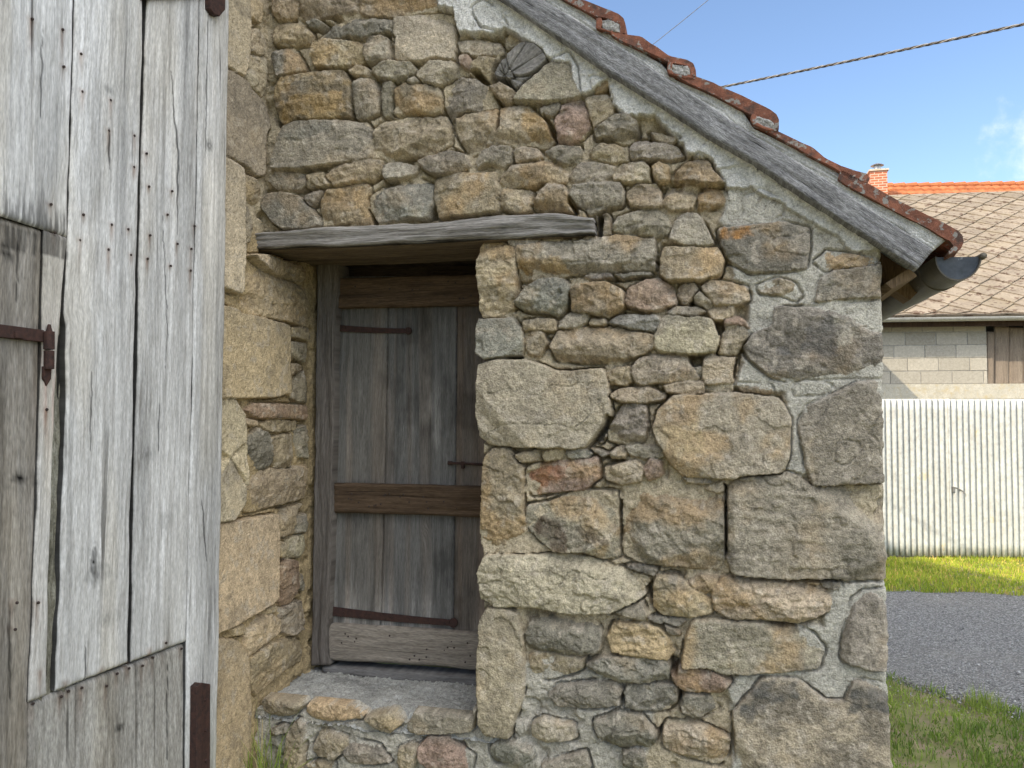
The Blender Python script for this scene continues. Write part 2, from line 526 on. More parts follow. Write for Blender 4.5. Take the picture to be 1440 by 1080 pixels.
# ------------------------------------------------------------------ stones, traced from the photograph
# each line: colour letter(s) and flags, then an outline in the pixels of one enlarged view (origin, scale)
# T tan, G grey brown, O ochre, D dark grey, B blue grey, R red, P pale; f flat face, j door jamb block, q corner block,
# o ochre patches, l dark lichen, c chipped, u stands out, s sits low
VIEWS = dict(Z3=(340, 0, 3.272), Z4=(660, 0, 3.2725), Z5=(660, 300, 3.0), Z6=(960, 300, 3.0), Z7=(660, 620, 2.3475),
             Z8=(960, 620, 2.347), ZB=(300, 640, 2.455), ZS=(300, 900, 3.6), PX=(0, 0, 1.0),
             Q1=(300, 0, 3.0), Q2=(300, 340, 3.375), Q3=(300, 640, 3.375))
FRONT_STONES = '''
Z3
T 125,-60 250,-60 265,0 245,55 205,75 152,80 130,50
T 268,-40 515,-40 515,42 380,62 300,80 235,70
To 525,-60 905,-60 895,38 765,63 640,68 562,62 530,45
T 132,100 200,86 285,100 314,150 300,187 200,206 138,196 130,140
D 285,95 330,80 368,100 345,125 300,118
Dc 328,172 400,100 440,73 560,68 687,73 687,140 620,150 560,167 470,155 345,183
Pf 697,72 800,50 905,46 966,58 978,200 977,270 880,255 800,277 690,271 684,150
To 322,195 380,178 540,185 556,220 550,282 470,302 330,303 311,255
G 558,180 600,152 668,168 671,270 570,285 555,230
Do 130,245 215,198 245,240 282,315 225,332 165,357 140,310
Oul 150,400 178,352 300,330 460,318 492,368 492,460 487,522 400,547 250,540 190,577 148,530 132,460
Gc 495,385 540,353 605,358 630,440 622,512 560,537 505,530 489,480
Gs 628,365 690,370 692,420 670,520 642,532 635,440
T 470,303 545,293 580,315 560,347 500,342
Gc 583,318 640,283 770,278 797,310 790,332 730,374 620,347
G 745,360 770,328 810,365 800,383 760,382
Poc 800,325 860,278 990,273 1014,320 990,347 880,391 830,372 800,347
To 688,400 750,373 890,383 912,430 907,502 870,517 790,510 680,512 674,450
Gfu 148,690 182,590 240,558 400,543 560,548 590,590 590,712 560,737 420,747 280,772 133,777 140,720
Tc 588,590 640,548 760,527 932,523 947,570 952,650 880,692 800,712 650,722 598,682
G 113,830 150,783 270,788 292,840 260,867 150,867
T 288,800 360,778 402,842 370,857 292,862
To 373,800 420,763 560,733 637,733 637,792 600,822 480,837 420,852 393,830
G 638,750 720,733 802,760 792,792 740,812 660,822 633,790
Gc 803,740 860,713 960,688 1022,705 1047,760 990,782 900,797 840,782
Dfu 88,950 110,893 190,888 265,903 312,960 357,1027 290,1047 180,1052 130,1012
G 273,905 320,883 367,873 347,912 320,942 295,942
To 348,920 385,868 480,848 555,833 580,848 572,900 562,960 592,1027 500,1017 400,1032 353,1032
Bcu 563,905 640,848 740,833 800,813 867,838 867,950 842,1002 760,997 640,1017 603,1012 588,960
Tofu 867,830 900,798 1000,793 1163,788 1170,880 1172,967 1040,987 900,1002 878,930
PX
Gc 620,119 646,106 668,107 681,118 697,138 701,150 642,155 630,166 621,148
P 641,57 663,51 700,54 706,70 682,77 664,76 646,72
T 662,83 673,77 696,80 692,98 700,107 688,118 676,106 660,103
R 641,79 657,72 662,83 660,95 646,88
Z4
Ts 25,40 70,10 130,50 172,120 150,142 60,127 25,77
Tu 88,390 130,366 175,373 212,420 190,472 150,472 113,430
Gfu 193,455 240,400 310,338 380,278 460,248 492,310 502,400 507,440 430,467 340,467 240,462
G 323,490 360,468 417,468 417,512 370,527 325,517
Rc 393,530 430,458 520,448 547,500 557,570 520,622 440,657 400,652 383,580
Tcf 523,455 570,428 640,428 662,480 662,520 610,562 570,582 548,540
Gcu 568,590 660,528 720,518 767,555 777,612 740,652 690,657 640,627 580,627
Os 563,360 640,363 652,380 620,412 575,427 563,400
Ts 828,600 880,608 962,630 930,652 880,652 850,637
Tocu -75,590 -68,535 0,508 100,488 200,473 260,466 302,508 370,578 387,640 350,667 215,677 170,662 130,662 0,702 -30,680
G 23,735 60,688 110,663 187,668 192,742 150,762 80,747 35,767
T 198,690 240,658 310,663 327,710 310,737 210,742
Gc 338,690 420,658 502,658 512,700 507,742 430,747 380,722
Tc 554,700 600,658 660,653 727,663 732,737 640,742 570,727
Gc 733,680 760,638 830,638 962,670 987,712 930,727 800,727 733,722
Toc 128,830 190,748 280,733 390,728 452,800 442,832 400,837 330,832 290,852 180,857
G 453,810 500,743 560,738 662,763 657,800 600,837 480,840
P 653,800 690,738 800,728 832,770 837,827 740,834 665,827
O 833,760 870,738 917,758 917,822 870,830 843,800
Ocu 923,815 980,758 1050,716 1100,738 1127,790 1167,842 1100,852 1030,842 960,832
To 123,910 150,858 270,858 287,880 277,962 220,977 145,952
Ocu 278,945 350,838 430,848 472,930 477,972 400,967 330,970
Gu 463,890 480,848 560,833 690,833 717,890 702,937 610,962 550,987 490,932
T 713,890 760,838 860,833 887,890 877,947 800,952 740,937
Toc 883,890 910,848 1030,828 1047,880 1027,957 930,962 890,932
To 1053,890 1090,848 1180,863 1177,932 1110,952 1058,957
G 578,985 640,980 652,1085 588,1085
T 475,952 530,970 532,1002 490,987
Z5
Gcu 600,50 622,10 700,-20 790,-25 832,0 847,50 837,92 750,100 660,87 603,77
Gf 843,90 880,10 920,-5 962,0 1002,60 1032,122 1000,140 920,140 850,112
G 158,117 170,93 298,90 297,115 260,130 175,134
T 303,97 390,90 382,112 310,117
G 425,87 460,78 472,105 430,114
G 475,97 545,90 542,110 480,112
Goc 193,180 200,128 330,113 420,113 600,88 777,93 784,190 782,242 620,247 430,252 390,262 300,274 200,274 193,230
Toj 33,140 60,108 100,103 187,138 192,200 187,260 192,330 182,402 130,427 50,442 33,402 30,300 28,200
Tof 798,210 815,148 900,138 1050,138 1077,190 1062,252 1030,272 960,282 830,277 803,257
Bcu 188,380 250,308 320,268 400,273 422,310 417,382 370,432 330,417 230,407
Tou 418,400 418,328 450,303 580,288 647,328 652,392 620,427 580,434 450,412
Ru 653,380 670,318 740,278 800,263 852,300 877,360 872,382 800,402 740,412 670,392
T 878,310 910,286 950,288 967,320 930,377 905,384 878,347
P 943,350 970,318 1012,370 1030,392 1000,402 960,382
To 973,310 1010,278 1100,288 1172,308 1184,362 1140,382 1040,390 1018,362
D 478,260 590,243 602,267 520,277
D 603,252 690,238 772,230 772,252 640,272
Dc 828,417 870,388 980,388 997,412 940,437 850,432
T 1003,407 1060,388 1117,393 1112,432 1060,449 1023,442
Bfj 26,480 40,443 180,443 217,490 224,540 217,607 150,602 60,614 26,592
T 220,450 290,438 357,443 370,490 310,497 223,490
G 368,452 420,413 497,423 502,452 430,487 368,482
T 498,445 570,438 577,472 503,477
B 583,457 620,423 790,428 802,452 782,497 690,492 598,467
Pfu 783,500 810,438 880,428 1020,443 1052,500 1052,542 1032,587 900,592 800,582 785,562
T 1073,482 1100,463 1165,473 1187,510 1152,562 1120,602 1048,600 1058,540
Tu 228,502 300,493 322,545 290,602 240,592 230,562
Tocu 333,560 370,488 480,473 600,473 772,508 782,562 740,592 640,627 480,630 360,614 348,582
Pfju 33,700 33,638 100,618 200,613 290,638 350,663 430,668 500,658 562,658 582,720 597,850 542,922 480,992 380,987 200,987 80,977 38,942 28,850
Pou 678,652 720,608 830,593 910,593 962,670 972,697 870,707 740,720 700,717 683,692
Tf 983,612 1010,593 1132,603 1132,652 1112,717 1000,720 980,662
G 943,642 975,628 982,690 960,682
T 573,672 620,653 672,648 684,702 660,727 590,717
Tu 583,772 630,738 760,733 832,765 822,787 740,799 640,797
T 823,727 900,708 992,713 992,762 900,764 828,752
P 998,727 1110,718 1112,747 1060,757 1000,747
Gu 578,922 600,878 640,808 690,798 742,813 747,902 737,967 620,977 583,957
G 523,962 560,903 577,940 550,972
T 173,1022 282,998 302,1047 200,1052
T 298,1007 397,993 407,1042 310,1049
B 403,1007 470,993 517,1015 502,1037 430,1044
D 508,992 560,1003 582,1017 560,1030 520,1012
T 588,1012 640,978 662,1002 652,1032 600,1037
G 653,992 700,978 812,983 822,1027 740,1035 680,1022
PX
Pofu 918,605 925,578 946,557 990,554 1050,552 1096,560 1111,590 1109,640 1101,669 1020,672 960,669 935,641
Z7
Tojc 40,60 70,25 130,22 177,90 167,160 172,230 222,332 277,372 150,380 50,374 28,340 33,200
Roc 176,97 200,78 320,63 422,53 427,122 380,162 280,172 200,182 183,142
T 443,87 550,63 572,90 562,137 500,144 448,132
R 573,92 600,56 637,70 637,112 590,132
Gocu 173,280 185,213 260,203 340,168 482,168 492,230 494,342 492,387 440,397 370,367 290,372 220,332 178,302
Gouc 488,172 560,138 700,133 802,168 842,210 847,332 837,432 700,417 560,412 508,382 496,320 498,230
Pju 28,432 50,383 150,378 290,370 400,388 470,418 540,428 599,460 582,512 530,542 470,572 330,572 200,547 80,552 33,522
Ds 503,422 560,413 617,430 612,447 540,442
Tou 598,502 620,448 680,446 742,490 802,530 802,572 740,584 640,582 603,542
O 728,467 760,448 822,450 817,482 780,507 740,492
Pfj 28,602 50,560 100,558 157,580 167,640 177,760 172,852 142,932 127,987 50,972 28,932 23,750
Dcu 178,642 200,598 260,588 417,608 432,640 427,692 360,712 300,712 190,692
Ou 453,652 470,608 540,603 620,618 662,660 677,702 650,727 550,717 468,697
D 588,587 640,578 712,600 692,614 610,602
Dcu 378,742 440,713 640,723 662,750 662,792 590,802 480,797 418,772
Rou 658,782 690,753 790,753 867,800 832,832 720,832 688,817
D 258,842 290,813 480,798 502,830 492,882 380,890 290,882
Du 503,842 520,813 620,808 682,813 692,872 650,897 560,897 508,882
D 693,872 710,838 790,848 822,892 740,922 703,902
Du 408,932 480,903 560,908 622,982 602,1017 500,1022 428,987
Toc 633,972 650,933 760,943 862,990 852,1052 830,1082 740,1062 638,1022
B 60,1022 90,993 200,1018 207,1052 170,1072 78,1067
D 508,1032 570,1023 582,1085 505,1085
Ts 188,722 220,698 380,718 370,762 280,792 198,792
Ps 203,942 240,918 340,948 352,992 250,1002 203,982
D 640,600 695,640 690,650 650,640
G 470,570 530,540 570,535 588,580 575,595 520,580
Gs 240,1075 380,1030 400,1090 250,1100
Z8
Gcqu 143,162 190,123 330,108 370,118 430,158 560,163 660,148 700,150 702,455 520,457 300,452 170,432 143,372
Tocu 98,492 130,453 250,453 400,463 492,500 487,562 400,602 340,614 250,592 170,597 103,562
O 398,472 440,458 452,475 410,484
D 458,467 520,463 522,494 470,492
Gqc 563,532 600,503 680,498 705,520 706,752 620,752 530,722 543,622
Pqlu 173,902 260,798 300,788 380,798 470,863 540,868 570,798 640,808 712,830 716,1100 188,1100 178,1002
P 73,152 140,133 147,162 120,174 85,167
G -2,122 95,123 97,140 20,142
Gof 13,652 35,598 150,596 330,608 432,640 472,690 452,752 300,767 150,772 50,747 -5,760
Z6
Dlofu 148,62 280,53 420,33 532,60 537,132 522,232 400,244 290,247 200,202 163,132
Ocu 558,202 610,158 680,163 832,190 822,217 700,230 598,237
Dfqu 578,332 590,278 650,243 840,213 875,215 875,345 720,347 568,364
Tcu 318,302 400,273 472,295 502,345 480,367 420,342 328,332
Dlqfu 398,402 560,403 700,388 850,373 885,375 887,560 887,682 560,687 450,702 380,682 288,612 263,562 300,518 390,478
T 228,722 370,723 382,757 248,757
Tos 468,732 520,698 622,725 602,757 478,767
Gqc 498,882 530,818 620,778 740,723 848,708 887,710 890,900 892,1060 895,1130 560,1142 528,1062 508,950
Ds 258,-70 330,-98 420,-60 418,0 320,35 257,20
R 173,442 240,433 287,482 230,472 178,472
ZS
Tc 228,330 250,290 300,270 420,278 435,340 400,385 330,398 245,372
O 452,375 475,320 560,308 650,320 755,390 740,412 570,420 500,408
T 755,400 900,370 942,430 880,482 830,462
Gf 972,440 1010,370 1090,305 1230,330 1330,352 1300,470 1150,482 980,488
Tu 340,700 365,480 395,420 420,412 452,440 440,640 430,700
Tc 485,570 510,480 545,437 580,475 665,510 660,560 600,612 530,600
G 640,580 700,520 830,545 890,630 800,640 680,630
T 920,655 930,560 990,530 1030,560 1000,660
Rc 1025,560 1080,500 1180,492 1250,570 1310,600 1290,700 1100,690 1040,610
G 270,470 345,430 365,470 280,500
Ts 455,640 520,620 600,640 590,680 470,680
'''
GAPS = '''
Z4
 98,312 113,347 180,365 150,368 93,388
 103,422 152,474 128,478
 338,517 387,572 402,655 368,602
 -5,315 42,322 97,384 60,377
 818,608 852,642 828,644
 455,905 500,975 490,985 452,930
 835,770 845,830 838,835 828,790
Z5
 538,-5 562,8 557,94 530,85
 1033,450 1072,450 1077,492 1050,512
 918,598 987,598 982,642 940,642
 1128,610 1136,608 1120,700 1114,690
 497,992 552,917 580,850 597,862 560,960 512,985
 410,380 424,330 424,400 405,412
 785,195 797,190 800,215 786,212
 150,602 215,605 222,615 160,612
 930,372 946,360 950,388 934,388
Z3
 126,450 170,580 136,560
 955,660 1024,704 975,684
 567,955 613,1022 588,1028
 488,500 500,470 506,530 490,535
 975,235 1000,245 985,280 975,275
 690,150 700,170 690,265 682,260
 1168,600 1178,480 1185,580
 865,945 880,1000 850,1005
Z7
 842,140 852,150 850,300 846,320
 663,718 692,732 682,782 663,772
 578,492 602,468 605,545 590,520
 688,830 703,862 688,882
 613,963 637,958 632,992
 490,200 500,200 500,330 494,360
 494,850 506,845 508,875 496,880
Z8
 168,455 330,460 520,457 525,464 400,467 250,461
 250,594 370,606 370,614 320,616
 140,170 147,170 146,380 140,380
'''
SIDE_STONES = '''
Q1
Pq 50,-120 182,-120 183,120 180,230 160,318 120,298 68,258 60,0
Gq 58,275 110,295 165,330 215,400 240,425 268,530 250,560 245,735 215,742 165,695 60,640
Pq 55,650 100,660 158,705 165,800 160,920 162,1000 155,1245 40,1200
T 182,-60 236,-60 238,70 235,95 190,70 180,55
G 182,160 200,115 240,110 243,230 215,238 182,215
Gu 180,225 245,235 252,380 238,412 190,370 165,310
T 166,735 200,745 232,765 228,850 210,860 168,830
Gs 165,870 190,865 200,960 190,1020 160,1030
Q2
To 175,130 200,60 255,110 320,155 440,190 487,215 487,408 380,380 250,350 165,335 160,250
Oc 205,60 260,55 350,85 470,115 485,210 430,195 330,160 255,110
Oqf 40,310 100,300 170,330 290,360 392,395 396,470 392,720 330,738 40,742
T 398,405 485,405 485,470 400,450
G 398,470 485,480 484,575 430,560 398,545
T 392,570 440,580 470,600 400,640 390,620
Gc 398,680 470,605 484,600 482,770 440,765 398,725
R 190,800 230,765 330,768 400,770 480,775 480,845 360,838 250,840 215,825
T 185,835 245,845 243,875 190,870
T 262,865 330,842 430,850 432,895 330,905 275,895
Du 188,950 210,915 265,880 300,915 325,1040 290,1090 190,1090
T 310,930 415,905 430,985 425,1085 335,1085 305,960
D 440,880 478,868 478,1030 440,1020 430,960
Pq 35,760 100,745 140,750 185,820 190,1000 195,1110 190,1160 30,1160
Q3
Pq 33,-40 130,-150 188,-60 190,120 185,220 130,310 60,322 30,322
To 195,90 300,60 440,55 472,50 470,205 350,240 240,275 195,275
T 350,265 440,235 465,230 425,290 430,370 350,405 345,330
D 430,295 470,275 468,372 425,370
Oqf 25,325 120,322 340,282 348,310 335,560 330,680 300,712 150,800 25,862
T 350,420 385,415 370,490 350,485
Gc 378,480 400,400 460,378 465,440 440,495 410,500
Ru 345,570 365,510 400,492 430,505 432,620 395,720 370,725 345,690
D 435,600 465,560 462,650 430,635
G 340,735 410,700 462,690 460,830 400,860 360,840
Tc 185,800 230,780 320,750 350,790 350,840 280,900 210,965 195,935 200,860
T 300,730 335,715 330,750 290,765
Oqf 15,880 60,875 150,880 195,935 205,1000 215,1200 200,1500 5,1500
To 215,970 300,900 430,860 465,890 460,985 370,1030 250,1150 215,1100
T 120,830 180,800 190,855 130,860
'''
# stains, lichen and broken faces with a shape of their own: strength, colour, outline
PATCHES = '''
Z7
.85:.085:.058:.040 205,290 235,250 290,262 328,320 322,372 285,368 250,330
.7:.085:.070:.050 340,282 400,290 470,345 440,347 380,315
.6:.30:.12:.055 185,110 250,85 330,80 320,120 240,150 200,150
.5:.13:.12:.10 605,460 680,450 735,490 650,500
Z6
.75:.42:.20:.055 150,62 280,58 300,95 230,104 180,115
.6:.11:.105:.10 540,440 640,440 650,600 560,600 500,580
.6:.11:.105:.10 400,560 440,548 455,592 400,592
.45:.40:.37:.30 640,440 740,430 760,520 660,560
Z8
.75:.09:.09:.085 178,900 260,798 380,798 388,850 300,862 215,935
.75:.09:.09:.085 545,900 565,800 705,830 705,902 620,882
.4:.14:.13:.10 480,330 600,280 660,420 560,440
Z5
.65:.43:.29:.13 198,200 300,180 380,185 425,245 300,272 200,270
.5:.46:.36:.21 790,920 960,880 1000,1000 900,1040 820,1000
.5:.16:.155:.135 330,290 400,275 415,330 370,360 290,330
Z4
.6:.42:.27:.11 255,480 300,510 370,580 385,640 290,640 240,570
.5:.14:.135:.11 600,560 700,530 760,570 660,600
Z3
.55:.43:.29:.13 160,470 300,440 460,420 480,510 250,535 190,570
.5:.17:.165:.14 230,380 330,350 380,400 300,440
.5:.18:.175:.15 160,620 300,570 420,560 400,610 250,650
'''
# palette letter -> base colour of the stone
PAL = dict(T=(.365, .312, .220), G=(.302, .277, .218), O=(.405, .315, .195), D=(.226, .214, .176), B=(.262, .258, .222),
           R=(.310, .234, .178), P=(.420, .375, .278))
OCHRE = np.array((.420, .285, .135)); LICHEN = np.array((.150, .138, .112)); PALE = np.array((.50, .455, .37))
MORT_SAND = np.array((.46, .385, .270)); MORT_CEM = np.array((.480, .448, .380)); MORT_WHITE = np.array((.66, .64, .60))
MORT_OCHRE = np.array((.43, .330, .190))


def parse(txt, pl):
    out, view = [], None
    for ln in txt.strip('\n').split('\n'):
        if ln in VIEWS: view = VIEWS[ln]; continue
        k, _, r = ln.partition(' ')
        pts = [tuple(map(float, p.split(','))) for p in r.split()]
        pts = [(view[0] + x / view[2], view[1] + y / view[2]) for x, y in pts]
        out.append((k, pl.pts(pts, .03)))
    return out


def mitre(P, g):
    """the outline moved outwards by g, its corners kept sharp"""
    if (np.cross(P, np.roll(P, -1, 0))).sum() < 0: P = P[::-1]
    e = np.roll(P, -1, 0) - P
    e = e / np.maximum(np.linalg.norm(e, axis=1, keepdims=True), 1e-9)
    n = np.stack([e[:, 1], -e[:, 0]], -1); m = n + np.roll(n, 1, 0)
    m = m / np.maximum((m * m).sum(1, keepdims=True), .7) * 2
    return P + g * m


def masonry(pl, u, z, stones, gaps, base, mcol, cem, seed, grow=0.0, warp=.0035, joint=.042):
    """height field and colours of a rubble wall on the grid (u, z); stones override the mortar"""
    sh = u.shape
    U, Z = u.ravel(), z.ravel()
    wu = U + warp * fbm(U * 22, Z * 22, seed + 1, 3) + warp * .4 * vn(U * 110, Z * 110, seed + 2)
    wz = Z + warp * fbm(U * 22, Z * 22, seed + 5, 3) + warp * .4 * vn(U * 110, Z * 110, seed + 6)
    Q = np.stack([wu, wz], -1)
    n_lo = fbm(U * 7, Z * 7, seed + 8, 3); n_mid = fbm(U * 24, Z * 24, seed + 9, 4); n_hi = fbm(U * 85, Z * 85, seed + 10, 3)
    rough = 1 - .45 * cem
    hm = base + rough * (.010 * n_lo + .008 * n_mid + .0045 * n_hi)
    hm = hm - (1 - cem) * .034 * sst(.18, .5, fbm(U * 11, Z * 11, seed + 12, 3))
    col = mcol * (1 + .16 * n_mid + .14 * n_hi + .12 * n_lo)[:, None]
    sid = np.full(len(U), -1); near = np.full(len(U), 1.0)
    hs = np.full(len(U), -9.0); d1 = np.full(len(U), -1.0); d2 = np.full(len(U), -1.0)
    for i, (k, P) in enumerate(stones):
        rng = np.random.RandomState(1000 * seed + i)
        P = mitre(chaikin(P, 1, .06), grow + (.005 if 'q' in k and seed == 3 else 0))
        lo, hi = P.min(0) - .03, P.max(0) + .03
        ix = np.nonzero((wu > lo[0]) & (wu < hi[0]) & (wz > lo[1]) & (wz < hi[1]))[0]
        if len(ix) < 4: continue
        q = Q[ix]; d = sdpoly(q, P)
        near[ix] = np.minimum(near[ix], np.abs(d))
        old1 = d1[ix].copy(); d2[ix] = np.maximum(d2[ix], np.minimum(old1, d)); d1[ix] = np.maximum(old1, d)
        ins = d > np.maximum(0, old1)
        ix, q, d = ix[ins], q[ins], d[ins]
        if len(ix) < 4: continue
        c = q.mean(0); Rr = max(d.max(), .006)
        flat = 'f' in k or 'q' in k
        dressed = seed == 9 and 'q' in k
        r = min(.008 if not flat else .006, .5 * Rr)
        t = np.clip(d / r, 0, 1)
        prof = np.sqrt(1 - (1 - t) ** 2.4)
        H = .032 + rng.uniform(-.009, .011) + (.009 if 'u' in k else 0) - (.010 if 's' in k else 0)
        H = min(H, .016 + Rr * .55)
        ext = np.array([max(np.ptp(q[:, 0]), .02), max(np.ptp(q[:, 1]), .02)])
        x, y = (q - c).T
        tilt = rng.uniform(-1, 1, 2) * (.035 if flat else .10)
        h = -.012 + (H + .012) * prof + tilt[0] * x + (tilt[1] - .03) * y
        for f in range(0 if dressed else (7 if 'c' in k else (3 if flat else 5))):          # chipped facets
            a = rng.uniform(0, 2 * np.pi)
            e = (x * math.cos(a) * 2 / ext[0] + y * math.sin(a) * 2 / ext[1])
            off = rng.uniform(.0, .8) + (.35 if flat else 0)
            sl = rng.uniform(.12, .55) * min(ext) * .5 * (1 + .8 * (off > .5))
            h -= np.clip((e - off) * sl + .0015 * vn(q[:, 0] * 40, q[:, 1] * 40, i), 0, .028)
        s0 = seed * 50 + i
        am = .25 if dressed else (.55 if flat else 1.0)
        b1 = fbm(q[:, 0] * 14 + i, q[:, 1] * 14, s0, 4)
        rid = 1 - np.abs(fbm(q[:, 0] * 10 + 3 * i, q[:, 1] * 14, s0 + 3, 4)) * 2
        cell = np.abs(fbm(q[:, 0] * 22 + 2 * i, q[:, 1] * 22, s0 + 4, 3))
        h += am * (.0032 * b1 + .0040 * rid * (1.6 if 'c' in k else .6) - .006 * cell + .0036 * fbm(q[:, 0] * 55, q[:, 1] * 55, s0 + 1, 3)
                   + .0020 * vn(q[:, 0] * 150, q[:, 1] * 170, s0 + 2))
        style = 0 if dressed else rng.randint(3)
        lay = fbm(q[:, 0] * 5 + i, q[:, 1] * 48 + q[:, 0] * rng.uniform(-9, 9), s0 + 40, 3) if style == 1 else 0 * h
        h += .0060 * am * lay
        for kf in range(0 if dressed else (1 if flat else 3)):                  # broken ledges
            nf = fbm(q[:, 0] * 9 + kf * 7.7, q[:, 1] * 11, s0 + 41 + kf, 3)
            h -= rng.uniform(.002, .0075) * sst(-.02, .02, nf - rng.uniform(-.15, .3))
        if style == 2:                                      # hairline cracks
            h -= .006 * sst(.022, .004, np.abs(fbm(q[:, 0] * 6 + i, q[:, 1] * 7, s0 + 46, 2)))
        better = h > -5
        ix, q, d, h, b1 = ix[better], q[better], d[better], h[better], b1[better]
        lay = lay[better]
        hs[ix] = h; sid[ix] = i
        cc = np.array(PAL[k[0]]) * (1 + rng.uniform(-.17, .15)) * (1 + rng.uniform(-.015, .015, 3)) * (1, 1, 1 + rng.uniform(-.05, .04))
        m1 = fbm(q[:, 0] * 9, q[:, 1] * 9, s0 + 7, 4); m2 = fbm(q[:, 0] * 26, q[:, 1] * 26, s0 + 8, 4)
        C = 1.08 * cc[None] * (1 + .20 * m1 + .20 * m2 + .22 * lay + .20 * fbm(q[:, 0] * 75, q[:, 1] * 75, s0 + 50, 2))[:, None]
        w = sst(-.15, .55, (q[:, 1] - c[1]) / ext[1] * 1.5 + .7 * m1 + rng.uniform(-.5, .15)) * rng.uniform(.1, .6)      # grey weathered upper faces
        C = C * (1 - w[:, None]) + np.array((.235, .220, .184)) * (1 + .25 * m2)[:, None] * w[:, None]
        w = sst(-.05, .55, m1 + (.12 if 'o' in k else -.20) + .25 * vn(q[:, 0] * 5, q[:, 1] * 5, s0 + 11)) * (.55 if 'o' in k else .25)
        C = C * (1 - w[:, None]) + OCHRE * (1 + .2 * m2)[:, None] * w[:, None]
        w = sst(.12, .5, fbm(q[:, 0] * 13 + 5, q[:, 1] * 13, s0 + 9, 4) + (.22 if 'l' in k else -.05)) * (.6 if 'l' in k else .35)
        C = C * (1 - w[:, None]) + LICHEN * w[:, None]
        w = sst(.22, .5, fbm(q[:, 0] * 30 + 5, q[:, 1] * 30, s0 + 10, 3) + (.1 if 'l' in k else 0)) * .45
        C = C * (1 - w[:, None]) + PALE * w[:, None]
        ms = sst(.010 + .020 * cem[ix], 0, d) * np.clip(.5 + .9 * fbm(q[:, 0] * 40, q[:, 1] * 40, s0 + 13, 3), 0, 1)      # mortar smeared on the rim
        C = C * (1 - .55 * ms[:, None]) + mcol[ix] * .55 * ms[:, None]
        C = C * (1.045, .995, .975)
        col[ix] = np.where((h > hm[ix])[:, None], C, col[ix])
    crack = cem * sst(.0045, .0015, near) * sst(-.15, .1, fbm(U * 8, Z * 8, seed + 20, 2))
    g = d1 - np.maximum(d2, 0)                      # distance to the joint this stone shares
    lip = np.where(d1 > 0, 1 - np.sqrt(np.clip(1 - (1 - np.clip(g / .007, 0, 1)) ** 2, 0, 1)), 0)
    open_joint = (1 - .8 * cem) * np.where(d1 > -.006, sst(.0065, .0015, np.abs(g)), 0) * sst(-.32, .10, fbm(U * 10, Z * 10, seed + 21, 3))
    h = np.maximum(hm, hs)
    sid = np.where(hs >= hm, sid, -1)
    h = h - .016 * crack - joint * open_joint - .009 * lip * (d2 > 0)
    gd = np.zeros(len(U))
    for k, P in gaps:
        lo, hi = P.min(0) - .02, P.max(0) + .02
        ix = np.nonzero((wu > lo[0]) & (wu < hi[0]) & (wz > lo[1]) & (wz < hi[1]))[0]
        if len(ix): gd[ix] = np.maximum(gd[ix], sst(-.004, .006, sdpoly(Q[ix], P)))
    h = h * (1 - gd) - .10 * gd
    return h.reshape(sh), np.clip(col, .01, .9), sid.reshape(sh), hs.reshape(sh)


def field_mesh(pl, u, z, h, col, sid, keep, flags, wall_name, wallmat, parent, part_of):
    """the wall as one mesh; the dressed blocks named in part_of are cut out as its own children"""
    a, b = u.shape
    P = pl.P(u, z, h).reshape(-1, 3)
    i = np.arange(a * b).reshape(a, b)
    q = np.stack([i[:-1, :-1], i[:-1, 1:], i[1:, 1:], i[1:, :-1]], -1).reshape(-1, 4)
    q = q[keep.ravel()]
    ids = sid.ravel()[q]
    fid = ids[:, 0].copy()
    fid = np.where((ids == fid[:, None]).sum(1) >= 2, fid, ids[:, 2])
    group = np.zeros(len(q), int)
    for s, nm in part_of.items(): group[fid == s] = s + 1

    def sub(mask, name, par, skirt):
        qq = q[mask]
        used, inv = np.unique(qq, return_inverse=True); inv = inv.reshape(qq.shape)
        v = P[used]; c = col[used]
        f = inv
        if skirt:
            e = np.concatenate([f[:, [0, 1]], f[:, [1, 2]], f[:, [2, 3]], f[:, [3, 0]]])
            key = np.sort(e, 1); key = key[:, 0].astype(np.int64) * len(v) + key[:, 1]
            uq, first, cnt = np.unique(key, return_index=True, return_counts=True)
            be = e[first[cnt == 1]]
            v2 = v - pl.n * .07
            n = len(v)
            sk = np.stack([be[:, 1], be[:, 0], be[:, 0] + n, be[:, 1] + n], -1)
            v = np.concatenate([v, v2]); c = np.concatenate([c, c]); f = np.concatenate([f, sk])
            used2, inv2 = np.unique(f, return_inverse=True); f = inv2.reshape(f.shape); v = v[used2]; c = c[used2]
        me = bpy.data.meshes.new(name)
        me.vertices.add(len(v)); me.vertices.foreach_set('co', v.ravel())
        me.loops.add(f.size); me.loops.foreach_set('vertex_index', f.ravel().astype(np.int32))
        me.polygons.add(len(f)); me.polygons.foreach_set('loop_start', np.arange(0, f.size, 4, dtype=np.int32))
        me.update(calc_edges=True); me.validate()
        me.polygons.foreach_set('use_smooth', np.ones(len(me.polygons), bool))
        at = me.color_attributes.new('Col', 'FLOAT_COLOR', 'POINT')
        at.data.foreach_set('color', np.concatenate([c, np.ones((len(c), 1))], 1).astype(np.float32).ravel())
        me.materials.append(wallmat)
        return link(name, me, par)
    wall = sub(group == 0, wall_name, parent, False)
    for s, nm in part_of.items():
        if (group == s + 1).sum() > 60:
            sub(group == s + 1, nm, wall, True)
    return wall


# ------------------------------------------------------------------ the barn
o0 = C0
barn = empty('stone_barn', (C0[0], C0[1], 0), 'old rubble stone barn with grey plank gate, small recessed door and sloping tiled roof', 'barn')
M_STONE = m_masonry()

